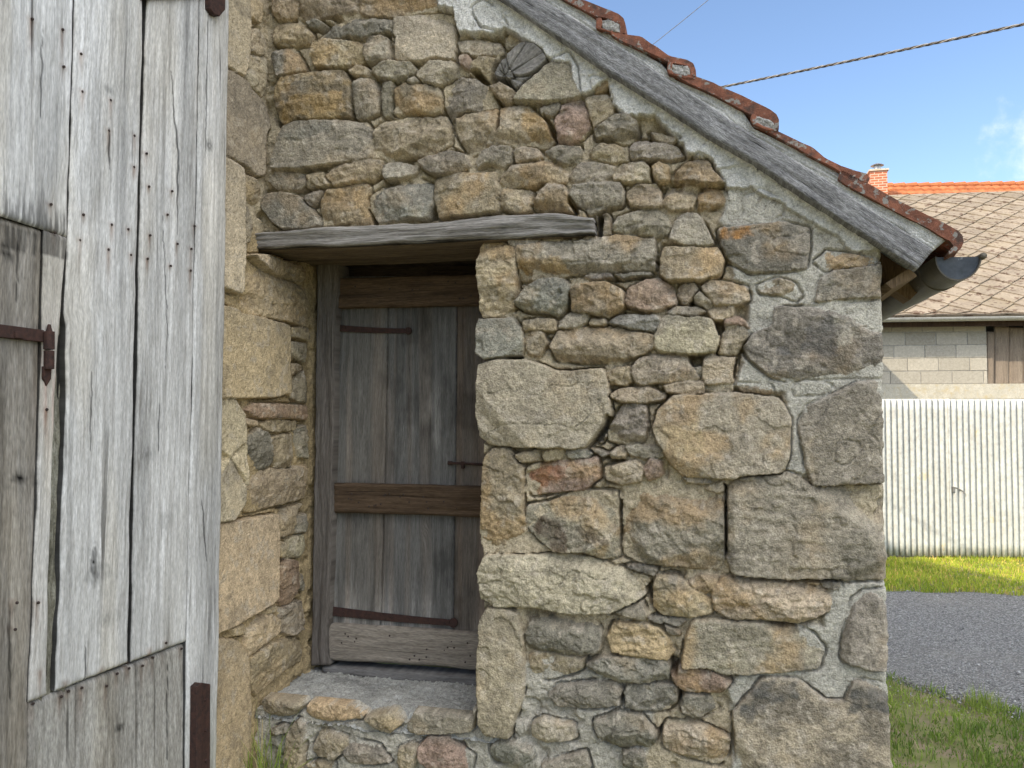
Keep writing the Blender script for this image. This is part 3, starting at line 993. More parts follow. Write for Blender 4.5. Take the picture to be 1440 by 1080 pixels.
# --- front wall
fs = parse(FRONT_STONES, FW); fg = parse(GAPS, FW)
UC = FW.hit(1247, 700, .03)[0]                 # the right corner of the building
UL = -1.00                                     # runs into the side wall
DU = .0040
nu = int((UC - UL) / DU) + 14
uu = UL + DU * np.arange(nu)
zz = np.arange(.02, 3.75, DU)
u, z = np.meshgrid(uu, zz)
# zones of pointing: white lime plaster under the verge, grey cement at the corner and on the step
zone = lambda pts, soft: sst(-soft, soft, sdpoly(np.stack([u.ravel() + .012 * fbm(u.ravel() * 14, z.ravel() * 14, 77, 4) + .004 * vn(u.ravel() * 70, z.ravel() * 70, 71),
                                                           z.ravel() + .012 * fbm(u.ravel() * 14, z.ravel() * 14, 78, 4) + .004 * vn(u.ravel() * 70, z.ravel() * 70, 72)], -1), FW.pts(pts, .03)))
zw = zone([(612, -40), (616, 10), (640, 14), (646, 46), (668, 50), (690, 48), (704, 46), (709, 40), (736, 58), (773, 86), (803, 92), (810, 118), (818, 133), (831, 128), (856, 111), (862, 147), (871, 159), (895, 164),
           (920, 162), (935, 180), (953, 196), (966, 217), (996, 220), (1021, 263), (1060, 262), (1120, 300), (1180, 330), (1200, 350), (1260, 350), (1260, 250), (700, -300)], .004)
zc = zone([(1000, 240), (1021, 263), (1012, 310), (1030, 390), (1055, 410), (1048, 500), (1028, 545), (1105, 553), (1112, 640), (1100, 668),
           (1250, 675), (1250, 815), (1168, 820), (1160, 880), (1120, 880), (1120, 930), (1040, 945), (1020, 970), (1040, 1040), (1020, 1100), (1400, 1100), (1400, 250), (1130, 230)], .012)
zp = zone([(690, 1040), (716, 960), (740, 930), (790, 900), (880, 965), (920, 1010), (900, 1100), (660, 1100), (340, 1100), (340, 940), (500, 975), (675, 990)], .012)
cem = np.clip(zw * .85 + zc + zp * .35, 0, 1)
base = -.007 * np.ones(u.size) + .024 * zc + .050 * zw + .006 * zp
# the long thin reach of plaster over the stones along its ragged edge is thicker than the stones
mcol = MORT_SAND[None] * np.ones((u.size, 1))
mcol = mcol * (1 - zc[:, None]) + MORT_CEM * zc[:, None]
mcol = mcol * (1 - .7 * zp[:, None]) + np.array((.46, .44, .39)) * .7 * zp[:, None]
mcol = mcol * (1 - zw[:, None]) + MORT_WHITE * zw[:, None]
base = np.where(zc * zw > .25, .034, base)
# beam-end hole
h, col, sid, hs = masonry(FW, u, z, fs, fg, base, mcol, cem, 3, grow=.0065)
for k, P in parse(PATCHES, FW):
    st_, *cp = map(float, k.split(':'))
    lo, hi = P.min(0) - .03, P.max(0) + .03
    ix = np.nonzero((u.ravel() > lo[0]) & (u.ravel() < hi[0]) & (z.ravel() > lo[1]) & (z.ravel() < hi[1]) & (sid.ravel() >= 0))[0]
    U_, Z_ = u.ravel()[ix], z.ravel()[ix]
    nn = fbm(U_ * 38, Z_ * 38, 201, 4)
    w = st_ * sst(-.007, .009, sdpoly(np.stack([U_, Z_], -1), P) + .016 * nn) * np.clip(.85 + .5 * nn, 0, 1)
    col[ix] = col[ix] * (1 - w[:, None]) + np.array(cp) * (1 + .3 * nn)[:, None] * w[:, None]
hole = sdpoly(np.stack([u.ravel(), z.ravel()], -1), FW.pts([(690, 95), (700, 75), (716, 62), (735, 55), (762, 70), (770, 85), (752, 100), (728, 127), (700, 112)], .03)).reshape(u.shape)
h = h - .12 * sst(-.004, .006, hole)
# door opening
uj = FW.hit(676, 600, .03)[0]
zl = FW.hit(672, 338, .03)[1]
zstep = .352
instone = (hs > -.02)
lb_ = FW.pts([(358, 349), (836, 328)], .05)
zl = np.interp(u, lb_[:, 0], lb_[:, 1])
open_ = (u < uj) & (z < zl + .025) & (z > zstep) & ~(instone & (z < .400)) & ~(instone & (u > uj - .03))
lintel_gap = (u < FW.hit(838, 318, .04)[0]) & (z > FW.hit(672, 333, .03)[1]) & (z < FW.hit(672, 313, .03)[1])
# corner: rounds over and returns along the far side
cd = UC + .006 * fbm(z * 6, z * 0, 5, 4) + .003 * vn(z * 45, z * 0, 6) - u
h = h - .022 * (1 - np.sqrt(np.clip(1 - (1 - np.clip(cd / .022, 0, 1)) ** 2, 0, 1)))
over = cd < 0
u2 = np.where(over, u + cd, u)
h = np.where(over, -.03 + cd * 3, h)
h = np.where(open_, np.where(z < .44, -.05, -.42), h)
# the gable line: the wall stops just under the tiles
top_a, top_b = FW.hit(846, 40, .03), FW.hit(1318, 335, .03)
slope = (top_b[1] - top_a[1]) / (top_b[0] - top_a[0])
ztop = top_a[1] + slope * (u - top_a[0]) - .10
keep_v = (z < ztop)
kv = lambda m: m[:-1, :-1] & m[1:, :-1] & m[:-1, 1:] & m[1:, 1:]
keep = kv(keep_v) & ~kv(open_)
part_of = {}
for i, (k, P) in enumerate(fs):
    if 'j' in k: part_of[i] = 'jamb_stone'
    if 'q' in k: part_of[i] = 'quoin_stone'
front = field_mesh(FW, u2, z, h, col, sid, keep, None, 'front_wall', M_STONE, barn, part_of)

# --- side wall: the dressed blocks beside the gate and the left side of the door recess
ss = parse(SIDE_STONES, SW)
su = np.arange(-.46, .50, DU)
u, z = np.meshgrid(su, np.arange(.02, 4.3, DU))
one = np.ones(u.size)
mc = MORT_OCHRE * one[:, None]
upm = sst(FW.hit(360, 330)[1] - .05, FW.hit(360, 330)[1] + .05, z.ravel())
mc = mc * (1 - upm[:, None]) + MORT_SAND * upm[:, None]
PAL = {k: np.array(v) * (1.03, 1.0, .93) for k, v in PAL.items()}
PAL['P'] = (.47, .412, .298); PAL['O'] = (.485, .402, .262); OCHRE = np.array((.44, .34, .20))
h, col, sid, hs = masonry(SW, u, z, ss, [], -.012 * one, mc, .15 * one, 9, grow=.005, warp=.003)
h = h * .7 - .014
part_of = {i: 'quoin_stone' for i, (k, P) in enumerate(ss) if 'q' in k}
side = field_mesh(SW, u, z, h, col, sid, np.ones((u.shape[0] - 1, u.shape[1] - 1), bool), None, 'side_wall', M_STONE, barn, part_of)

# ------------------------------------------------------------------ wood and iron of the barn
M_GATE = m_wood('silvery_weathered_planks', (.605, .615, .632), (.482, .486, .492), (.285, .278, .268), crack=.8, grain=.7, moss=((.16, .17, .035), .0, .62, .75), us=.42, vs=1.4)
M_GATE_DK = m_wood('grey_weathered_planks', (.40, .385, .36), (.30, .285, .262), (.17, .155, .135), crack=.8, moss=((.15, .15, .04), .0, .45, .8), us=.42, vs=1.4)
M_WICKET = m_wood('brown_grey_planks', (.30, .28, .255), (.22, .20, .175), (.12, .105, .088), crack=.6, us=.45)
M_POST = m_wood('mossy_old_post', (.34, .33, .28), (.19, .18, .14), (.06, .058, .045), crack=1, knots=False, bump=3, us=.5, vs=3)
M_DOOR = m_wood('dark_door_boards', (.238, .224, .203), (.160, .149, .134), (.080, .073, .065), crack=.12, us=1.7)
M_LEDGE = m_wood('brown_door_ledges', (.150, .110, .078), (.092, .066, .046), (.040, .030, .022), crack=.9)
M_LEDGE_GR = m_wood('grey_door_ledge', (.37, .355, .33), (.27, .255, .235), (.13, .12, .105), crack=.9)
M_LINTEL = m_wood('cracked_oak_lintel', (.42, .41, .40), (.24, .23, .22), (.075, .07, .065), crack=1, bump=3, knots=True)
M_VERGE = m_wood('charcoal_grey_verge_board', (.40, .395, .39), (.205, .20, .20), (.075, .073, .073), crack=.7, bump=2.2, vs=7)
M_RUST = m_plain('rusty_iron', (.030, .019, .017), (.075, .036, .028), 60, .8, 0, .0015, c3=(.05, .027, .023))
M_IRON = m_plain('dark_iron', (.030, .022, .020), (.065, .042, .035), 60, .7, 0, .001)
M_TILE = m_plain('weathered_clay_tile', (.150, .064, .043), (.32, .128, .078), 34, .92, 0, .005, (42, (.30, .28, .25), .57, .05), c3=(.10, .062, .050))
M_BED = m_masonry('verge_mortar')
M_ZINC = m_plain('brown_grey_gutter_metal', (.075, .064, .045), (.105, .090, .064), 9, .5, 0, .0004, (30, (.26, .25, .22), .68, .05), spec=.4)

NAILS = [(88, 54), (174, 84), (177, 188), (225, 152), (228, 258), (308, 282), (303, 368), (375, 382), (374, 470), (410, 432), (417, 525), (482, 538), (469, 604),
         (420, 662), (413, 728), (478, 748), (497, 686), (536, 700), (545, 636), (534, 761), (232, 604), (221, 676), (311, 632), (302, 702), (358, 645), (365, 717),
         (141, 575), (152, 655)]
NAILS = [(x / 2, y / 2) for x, y in NAILS] + [(x / 2, y / 2 + 540) for x, y in
         [(129, 72), (105, 615), (112, 808), (45, 615), (40, 690), (180, 840), (283, 802), (362, 785), (368, 800), (406, 793), (435, 770), (420, 748), (465, 728),
          (515, 745), (335, 815), (305, 850), (235, 855), (198, 865), (178, 880), (98, 900)]]
GH = .045                                       # face of the gate boards in front of the wall
NUZ = SW.pts(NAILS, GH)


def rust(U, Z):
    """rust running down from the nails, and the dark weathered ends of the boards"""
    k = np.ones((len(U), 3))
    rng = np.random.RandomState(8)
    for (a, b) in NUZ:
        ln = rng.uniform(.03, .14); st = rng.uniform(.35, .8)
        dx = np.abs(U - a) * .55; dz = b - Z
        w = np.exp(-(dx / .0045) ** 2) * sst(-.006, .004, dz) * sst(ln, 0, dz) * st
        w = np.maximum(w, np.exp(-((dx ** 2 + dz ** 2) / .0075 ** 2)) * .5)
        k *= 1 - w[:, None] * np.array((.55, .70, .78))
    n = fbm(U * 60, Z * 2.2, 91, 4); n2 = fbm(U * 5, Z * 3, 92, 3)
    zb = SW.hit(30, 310, GH)[1]
    n = fbm(U * 110, Z * 7, 91, 4)
    w = sst(.16, 0, Z - zb) * sst(-.1, .3, n + .5 * sst(.10, 0, Z - zb) - .22) * (U < SW.hit(97, 320, GH)[0]) * (Z > zb - .08)
    k *= 1 - .62 * w[:, None]
    n3 = fbm(U * 14 + 3, Z * .8, 95, 4)
    k *= (1.05 + .10 * n2 + .36 * n3 - .24 * sst(.12, .5, fbm(U * 38, Z * 1.3, 97, 3)))[:, None] * (1 - .08 * sst(-.1, .5, fbm(U * 9, Z * 1.1, 96, 3))[:, None] * np.array((0, .35, 1.)))
    red = np.exp(-((U - SW.hit(70, 540, GH)[0]) / .03) ** 2) * np.exp(-((Z - SW.hit(70, 545, GH)[1]) / .12) ** 2) * .55 * sst(-.3, .3, n)
    k = k * (1 - red[:, None] * np.array((.25, .62, .66)))
    # knots, and long checks in the boards
    for x, y, rx, rz, st_ in KNOTS:
        a, b = SW.hit(x, y, GH)
        dd = np.sqrt(((U - a) / rx) ** 2 + ((Z - b) / rz) ** 2) + .55 * fbm(U * 45, Z * 28, 93, 3)
        ring = .5 + .5 * np.sin(dd * 9)
        k *= (1 - st_ * (sst(1.0, .5, dd) * (.55 + .45 * ring) + .35 * sst(2.6, 1.0, dd) * ring))[:, None] * np.ones(3)
    for pts_, wd in CHECKS:
        c_ = SW.pts(pts_, GH)
        o_ = np.argsort(c_[:, 1]); zz_ = c_[o_, 1]
        uc = np.interp(Z, zz_, c_[o_, 0]) + .004 * fbm(Z * 25, Z * 0, 94, 2)
        inr = (Z > zz_[0]) & (Z < zz_[-1])
        tap = np.sin(np.pi * np.clip((Z - zz_[0]) / (zz_[-1] - zz_[0]), 0, 1)) ** .5
        k *= (1 - .8 * inr * sst(wd * 1.6, wd * .4, np.abs(U - uc) / np.maximum(tap, .05)))[:, None]
    return k


KNOTS = [(153, 128, .022, .014, .55), (130, 790, .013, .036, .9), (136, 808, .05, .035, .4), (14, 357, .022, .014, .7), (13, 345, .012, .008, .6), (32, 674, .030, .018, .8), (172, 1023, .022, .013, .75),
         (205, 88, .02, .012, .3), (150, 870, .05, .03, .25), (208, 640, .04, .03, .25), (235, 730, .04, .03, .22), (292, 205, .02, .02, .5)]
CHECKS = [([(241, 100), (244, 150), (251, 215), (249, 330)], .005), ([(290, 20), (289, 120), (287, 230)], .003), ([(152, 180), (153, 240)], .005), ([(225, 560), (222, 640)], .003),
          ([(282, 700), (288, 790)], .004), ([(228, 300), (236, 470), (232, 520)], .0025), ([(118, 905), (119, 960)], .003), ([(30, 330), (29, 440)], .003), ([(20, 850), (19, 990)], .004),
          ([(240, 930), (238, 1080)], .003), ([(128, 520), (126, 640)], .0025), ([(60, 40), (57, 170)], .003)]

gate = MB()
A = dict(gap_shade=.12, step=.005, edge=.006, rough=.0013, wob=.0035, stain=rust)
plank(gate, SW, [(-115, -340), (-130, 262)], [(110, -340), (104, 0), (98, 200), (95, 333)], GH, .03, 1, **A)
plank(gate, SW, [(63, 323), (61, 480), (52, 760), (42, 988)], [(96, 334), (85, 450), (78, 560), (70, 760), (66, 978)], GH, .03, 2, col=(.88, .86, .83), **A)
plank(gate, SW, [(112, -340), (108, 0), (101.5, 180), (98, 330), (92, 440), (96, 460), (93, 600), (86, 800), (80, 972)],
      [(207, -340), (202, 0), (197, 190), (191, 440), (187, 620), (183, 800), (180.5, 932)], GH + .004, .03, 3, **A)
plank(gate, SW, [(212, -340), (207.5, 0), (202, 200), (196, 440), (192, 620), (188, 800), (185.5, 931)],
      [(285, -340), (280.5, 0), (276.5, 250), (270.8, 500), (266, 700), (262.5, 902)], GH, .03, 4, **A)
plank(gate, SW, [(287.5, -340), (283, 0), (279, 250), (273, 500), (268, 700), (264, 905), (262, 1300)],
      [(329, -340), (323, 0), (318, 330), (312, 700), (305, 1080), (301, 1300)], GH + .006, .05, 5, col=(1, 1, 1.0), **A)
uL = SW.hit(-130, 262, GH)[0]
for k in range(6):                              # boards further along the gate, left of the picture
    x1 = uL - .006 - k * .215
    plank(gate, SW, [(x1 - .205, 3.75), (x1 - .205, .30)], [(x1, 3.75), (x1, .30)], GH, .03, 20 + k, px=False, step=.02)
for c_ in gate.c: c_ *= (1.01, .985, .955)
gate = gate.build('plank_gate', M_GATE, barn, smooth=True)
low = MB()
A2 = dict(step=.006, rough=.0012, wob=.002, stain=rust)
plank(low, SW, [(42, 988), (39, 1330)], [(108, 963), (106, 1330)], GH - .012, .025, 6, **A2)
plank(low, SW, [(109.5, 962), (107.5, 1330)], [(193, 932), (191, 1330)], GH - .010, .025, 7, **A2)
plank(low, SW, [(194.3, 931), (192.5, 1330)], [(264, 903), (266, 1330)], GH - .012, .025, 8, **A2)
low.build('kick_board', M_GATE_DK, gate, smooth=True)
post = MB()
plank(post, SW, [(60, -340), (55, 500), (40, 1300)], [(125, -340), (120, 500), (112, 1000), (110, 1300)], GH - .022, .05, 9, step=.006, rough=.005, wob=.006)
post.build('gate_post', M_POST, gate, smooth=True)
wk = MB()
plank(wk, SW, [(-150, 262), (-160, 1340)], [(60, 322), (56, 470), (51, 700), (41, 1000), (37, 1340)], GH - .014, .03, 11, step=.006, rough=.0012, wob=.002, stain=lambda U, Z: rust(U, Z + 9 * (Z > SW.hit(0, 312, GH)[1])))
for k in range(3):
    x1 = uL - .03 - k * .215
    plank(wk, SW, [(x1 - .205, .30), (x1 - .205, .06)], [(x1, .30), (x1, .06)], GH - .014, .03, 30 + k, px=False, step=.02)
wk = wk.build('wicket_door', M_WICKET, barn, smooth=True)
wh = MB()
prism(wh, SW, [(-120, 440), (62, 464), (62, 481), (-120, 460)], GH + .004, GH - .016)
prism(wh, SW, [(22, 466), (33, 467), (33, 476), (22, 475)], GH + .010, GH)
a = SW.P(*SW.hit(69, 466, GH + .012), GH + .012); b = SW.P(*SW.hit(69, 519, GH + .012), GH + .012)
wh.tube([a, a * .52 + b * .48], .0145, 12); wh.tube([a * .49 + b * .51, b], .0135, 12)
wh.tube([a + (0, 0, .02), a], [.004, .009], 10)
prism(wh, SW, [(62, 515), (73, 517), (72, 533), (66, 543), (62, 532)], GH + .006, GH - .004)
wh.build('strap_hinge', M_RUST, wk, bevel=.002)
gh = MB()
prism(gh, SW, [(296, -30), (318, -28), (317, 14), (309, 23), (302, 20), (296, 12)], GH + .03, GH)
prism(gh, SW, [(200, -22), (300, -24), (300, -5), (200, 0)], GH + .014, GH + .002)
gh.build('gate_hinge', M_RUST, gate, bevel=.003)
ia = MB()
prism(ia, SW, [(277, 966), (284, 960), (284, 1300), (275, 1300)], GH + .035, GH)
prism(ia, SW, [(284, 960), (296, 962), (295, 1300), (284, 1300)], GH + .012, GH)
for y in (984, 1027, 1070):
    a = SW.P(*SW.hit(289, y, GH + .012), GH + .010); ia.tube([a, a + SW.n * .007], [.008, .005], 8)
ia.build('iron_angle', M_RUST, gate, bevel=.002)
nm = MB(); nm.tube([(0, 0, -.002), (0, 0, .0020), (0, 0, .0032)], [.0042, .0040, .002], 8)
nail0 = nm.build('nail', M_IRON, gate, smooth=False)
nq = SW.n.copy()
rotq = Vector(nq).to_track_quat('Z', 'Y').to_euler()
for i, (a, b) in enumerate(NUZ):
    o = nail0 if i == 0 else nail0.copy()
    if i: COL.objects.link(o); o.parent = gate; o.matrix_parent_inverse = Matrix.Identity(4)
    o.location = SW.P(a, b, GH + .004 - (.010 if (NAILS[i][1] > 905 and NAILS[i][0] > 42) else 0)); o.rotation_euler = rotq

# --- lintel
lt = MB()
plank(lt, FW, [(340, 352), (358, 349), (500, 344), (640, 337), (836, 328)], [(345, 326), (367, 325), (480, 319), (620, 311), (700, 302), (780, 300), (834, 305)], .052, .12, 41,
      step=.006, rough=.006, wob=.006, edge=.010, horiz=True, col=(1.0, .955, .90))
bl = FW.pts([(340, 352), (358, 349), (500, 344), (640, 337), (836, 328)], .052)
t = np.linspace(0, 1, 140); s = np.linspace(0, 1, 50)
ub = np.interp(t, np.linspace(0, 1, 5), bl[:, 0]); zb = np.interp(ub, bl[:, 0], bl[:, 1])
hh = .040 - s * .46
Pq = FW.P(ub[:, None] + 0 * s, zb[:, None] - .006 + .004 * fbm(t[:, None] * 6, s[None] * 60, 5, 3) + .012 * (s[None] > .55) * sst(.55, .57, s[None]) + 0 * s, hh[None] + 0 * t[:, None])
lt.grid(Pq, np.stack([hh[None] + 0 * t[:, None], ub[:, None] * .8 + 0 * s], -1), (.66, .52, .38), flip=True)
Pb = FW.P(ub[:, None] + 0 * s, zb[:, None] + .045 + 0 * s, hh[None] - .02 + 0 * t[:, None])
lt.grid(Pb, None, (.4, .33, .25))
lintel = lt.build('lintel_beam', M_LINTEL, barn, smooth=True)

# --- log end in the wall
be = MB()
ctr = FW.hit(712, 108, .02)
for pts, hf, sd_ in (([(710, 78), (722, 64), (735, 56), (752, 60), (766, 72), (770, 82), (752, 100), (738, 106), (726, 108), (716, 100)], .040, 1),
                     ([(693, 100), (703, 84), (712, 78), (716, 92), (725, 108), (716, 112), (700, 108), (695, 106)], .030, 2),
                     ([(716, 113), (726, 109), (744, 104), (750, 103), (740, 112), (727, 127), (719, 119)], .026, 3)):
    q = FW.pts(pts, hf)
    lo, hi = q.min(0) - .004, q.max(0) + .004
    gu, gz = np.meshgrid(np.arange(lo[0], hi[0], .0025), np.arange(lo[1], hi[1], .0025))
    d = sdpoly(np.stack([gu.ravel(), gz.ravel()], -1), chaikin(q, 1)).reshape(gu.shape)
    ang = np.arctan2(gz - ctr[1], gu - ctr[0]); rad = np.hypot(gz - ctr[1], gu - ctr[0])
    cr = fbm(ang * 3.2, rad * 1.5, 50 + sd_, 2) * np.maximum(rad, .01) / .04
    hgt = hf - .030 * np.clip(1 - d / .006, 0, 1) ** 2 - .018 * sst(.07, .0, np.abs(cr)) + .012 * fbm(ang * 2.5, rad * 4, 58 + sd_, 2) + .0022 * fbm(ang * 16, rad * 12, 60, 3)
    hgt = np.where(d < 0, -.09, hgt)
    be.grid(FW.P(gu, gz, hgt), np.stack([ang * .05, rad], -1), (np.array((1, .98, .95))[None] * (1 + .5 * fbm(ang * 30, rad * 40, 63, 3).ravel())[:, None]) * (1 - .6 * sst(.1, 0, np.abs(cr)).ravel())[:, None], flip=True)
be.build('log_end', m_plain('old_log_wood', (.16, .152, .142), (.30, .285, .265), 60, .9, 0, .002), front, smooth=True)

# --- door in its recess
DH = -.440
fr = MB()
plank(fr, FW, [(446, 368), (443, 560), (441, 760), (437, 936)], [(476, 370), (470, 520), (468, 650), (464, 800), (459, 905), (462, 936)], -.385, .12, 51, step=.006, rough=.004, wob=.006)
plank(fr, FW, [(474, 372), (760, 366)], [(474, 330), (760, 324)], -.46, .10, 52, horiz=True, col=(.5, .42, .35))
plank(fr, FW, [(474, 392), (760, 386)], [(474, 366), (760, 360)], -.56, .05, 53, horiz=True, col=(.45, .38, .32))
plank(fr, FW, [(726, 366), (726, 950)], [(765, 366), (765, 950)], -.385, .12, 54)
fr.build('door_frame', m_wood('brown_door_frame', (.205, .182, .160), (.130, .112, .097), (.055, .046, .040), crack=.8), barn, smooth=True)
dr = MB()


def door_stain_shade(U, Z):
    n = fbm(U * 16, Z * 3, 33, 4); n2 = fbm(U * 70, Z * 5, 34, 3)
    zt, zb = FW.hit(540, 430, DH)[1], FW.hit(540, 900, DH)[1]
    k = 1 + .25 * n + .12 * n2 - .30 * sst(0, .4, fbm(U * 7, Z * 4.5, 36, 4))
    z2 = FW.hit(540, 722, DH)[1]
    k *= 1 + .85 * sst(.32, .02, Z - zb) * sst(-.5, .3, n)                 # paler washed foot of the boards
    k *= 1 - .35 * sst(.14, 0, zt - Z)  # shade below the lintel, painted into the top of the boards
    pale = np.exp(-((U - FW.hit(605, 600, DH)[0]) / .06) ** 2 - ((Z - FW.hit(605, 600, DH)[1]) / .16) ** 2) * sst(-.2, .4, n)
    warm = sst(.1, .5, fbm(U * 28, Z * .8, 35, 2))
    C = np.stack([k, k, k], -1) * (1 + 1.7 * pale)[:, None]
    return C * (1 + warm[:, None] * np.array((.14, .06, .0)))


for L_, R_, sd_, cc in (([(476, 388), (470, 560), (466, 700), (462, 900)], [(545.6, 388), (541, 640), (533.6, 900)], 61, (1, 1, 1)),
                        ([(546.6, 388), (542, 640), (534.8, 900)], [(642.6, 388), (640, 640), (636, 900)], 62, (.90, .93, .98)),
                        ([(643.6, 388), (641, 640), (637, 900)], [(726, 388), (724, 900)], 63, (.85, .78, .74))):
    plank(dr, FW, L_, R_, DH, .028, sd_, step=.006, rough=.0010, wob=.001, edge=.004, col=cc, stain=door_stain_shade)
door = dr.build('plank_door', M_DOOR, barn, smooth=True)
for (L_, R_, sd_, mt) in (([(474, 433), (735, 427)], [(476, 391), (735, 384)], 71, M_LEDGE), ([(466, 721), (735, 729)], [(468, 679), (735, 686)], 72, M_LEDGE),
                          ([(457, 925), (470, 929), (600, 936), (735, 950)], [(460, 892), (464, 878), (735, 894)], 73, M_LEDGE_GR)):
    lb = MB(); plank(lb, FW, L_, R_, DH + .036, .036, sd_, step=.006, rough=.0025, wob=.003, horiz=True, col=(.92, .84, .75))
    lb.build('ledge_board', mt, door, smooth=True)
sp = np.random.RandomState(5)
nzm = MB(); nzm.tube([(0, 0, -.004), (0, 0, .001), (0, 0, .0022)], [.0045, .0042, .002], 7)
nz0 = None
for x0, x1, y0, y1, dy, n in ((490, 665, 690, 712, .03, 22), (480, 668, 888, 922, .07, 22), (490, 665, 398, 424, -.02, 16)):
    for _ in range(n):
        x = sp.uniform(x0, x1); y = sp.uniform(y0, y1) + dy * (x - x0)
        if nz0 is None: nz0 = nzm.build('clenched_nail', M_IRON, door); o = nz0
        else:
            o = nz0.copy(); COL.objects.link(o); o.parent = door; o.matrix_parent_inverse = Matrix.Identity(4)
        o.location = FW.P(*FW.hit(x, y, DH + .036), DH + .036); o.rotation_euler = Vector(FW.n).to_track_quat('Z', 'Y').to_euler()


def strap(name, x0, y0, x1, y1, w0, w1, h):
    m = MB()
    n = 16; t = np.linspace(0, 1, n)
    x = x0 + (x1 - x0) * t; y = y0 + (y1 - y0) * t + 1.2 * np.sin(t * 3)
    w = w0 + (w1 - w0) * t
    prism(m, FW, [(a, b - c / 2) for a, b, c in zip(x, y, w)] + [(a, b + c / 2) for a, b, c in zip(x[::-1], y[::-1], w[::-1])], h, h - .006)
    th = np.linspace(0, 2 * np.pi, 12, endpoint=False)
    prism(m, FW, [(x1 + w1 * .75 * math.cos(q), y1 + w1 * .8 * math.sin(q)) for q in th], h + .002, h - .006)
    a = FW.P(*FW.hit(x0 - 2, y0 - w0 * 1.0, h), h + .004); b = FW.P(*FW.hit(x0 - 2, y0 + w0 * 1.1, h), h + .004)
    m.tube([a, b], .008, 10)
    for f in (.12, .5, .97):
        a = FW.P(*FW.hit(x0 + (x1 - x0) * f, y0 + (y1 - y0) * f, h), h); m.tube([a, a + FW.n * .004], [.006, .004], 8)
    return m.build(name, M_RUST, door, bevel=.0012)


strap('strap_hinge', 473, 461, 574, 465, 9, 6.5, DH + .010)
strap('strap_hinge', 463, 859, 637, 876, 13, 8.5, DH + .012)
bt = MB()
a = FW.P(*FW.hit(632, 651, DH + .012), DH + .012); b = FW.P(*FW.hit(700, 654, DH + .012), DH + .012)
bt.tube([a, b], .0055, 8); bt.tube([a - (b - a) * .03, a + (b - a) * .06], .009, 8)
prism(bt, FW, [(648, 649), (652, 649), (652, 659), (648, 659)], DH + .017, DH)
bt.build('door_bolt', M_RUST, door)

# --- stone step
st = MB()
su_ = np.arange(-1.02, uj + .07, .006); sh_ = np.arange(-.55, .012, .006)
gu, gh_ = np.meshgrid(su_, sh_)
n1, n2 = fbm(gu * 9, gh_ * 9, 81, 4), fbm(gu * 60, gh_ * 60, 82, 3)
gz = .366 + .010 * n1 + .004 * n2 + .012 * sst(-.2, -.45, gh_) - .06 * sst(-.075 + .05 * fbm(gu * 8, gu * 0, 83, 3), .012, gh_) + .006 * (vn(gu * 140, gh_ * 140, 84) > .55)
cc = np.array((.42, .415, .385))[None] * (1 + .16 * n1.ravel() + .22 * n2.ravel())[:, None]
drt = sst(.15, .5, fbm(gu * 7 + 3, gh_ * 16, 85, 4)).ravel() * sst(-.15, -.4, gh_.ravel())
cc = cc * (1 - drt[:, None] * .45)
st.grid(FW.P(gu, gz, gh_), None, cc, flip=True)
step = st.build('door_step', M_STONE, barn, smooth=True)
th = MB(); plank(th, FW, [(452, 948), (735, 972)], [(452, 937), (735, 957)], -.402, .10, 75, horiz=True, rough=.003, wob=.003, step=.008, col=(.62, .62, .64))
th.build('threshold', M_LEDGE_GR, barn, smooth=True)

# --- verge: board, mortar bed, tiles
vb = MB()
LB = [(520, -122), (709, 0), (800, 62.6), (855, 101), (935, 150), (993, 189.5), (1060, 227), (1140, 281), (1218, 331), (1290, 379)]
LT = [(560, -129), (765, 0), (846, 50), (947, 115), (1040, 177), (1074, 198), (1178, 263), (1205, 283), (1313, 351)]
plank(vb, FW, LB, LT, .088, .055, 91, step=.006, rough=.0016, wob=.002, horiz=True)
verge = vb.build('verge_board', M_VERGE, barn, smooth=True)
mb_ = MB()


def mortarcol(U, Z):
    n = fbm(U * 20, Z * 20, 95, 4)
    return np.array((.55, .54, .51))[None] * (1 + .2 * n)[:, None]


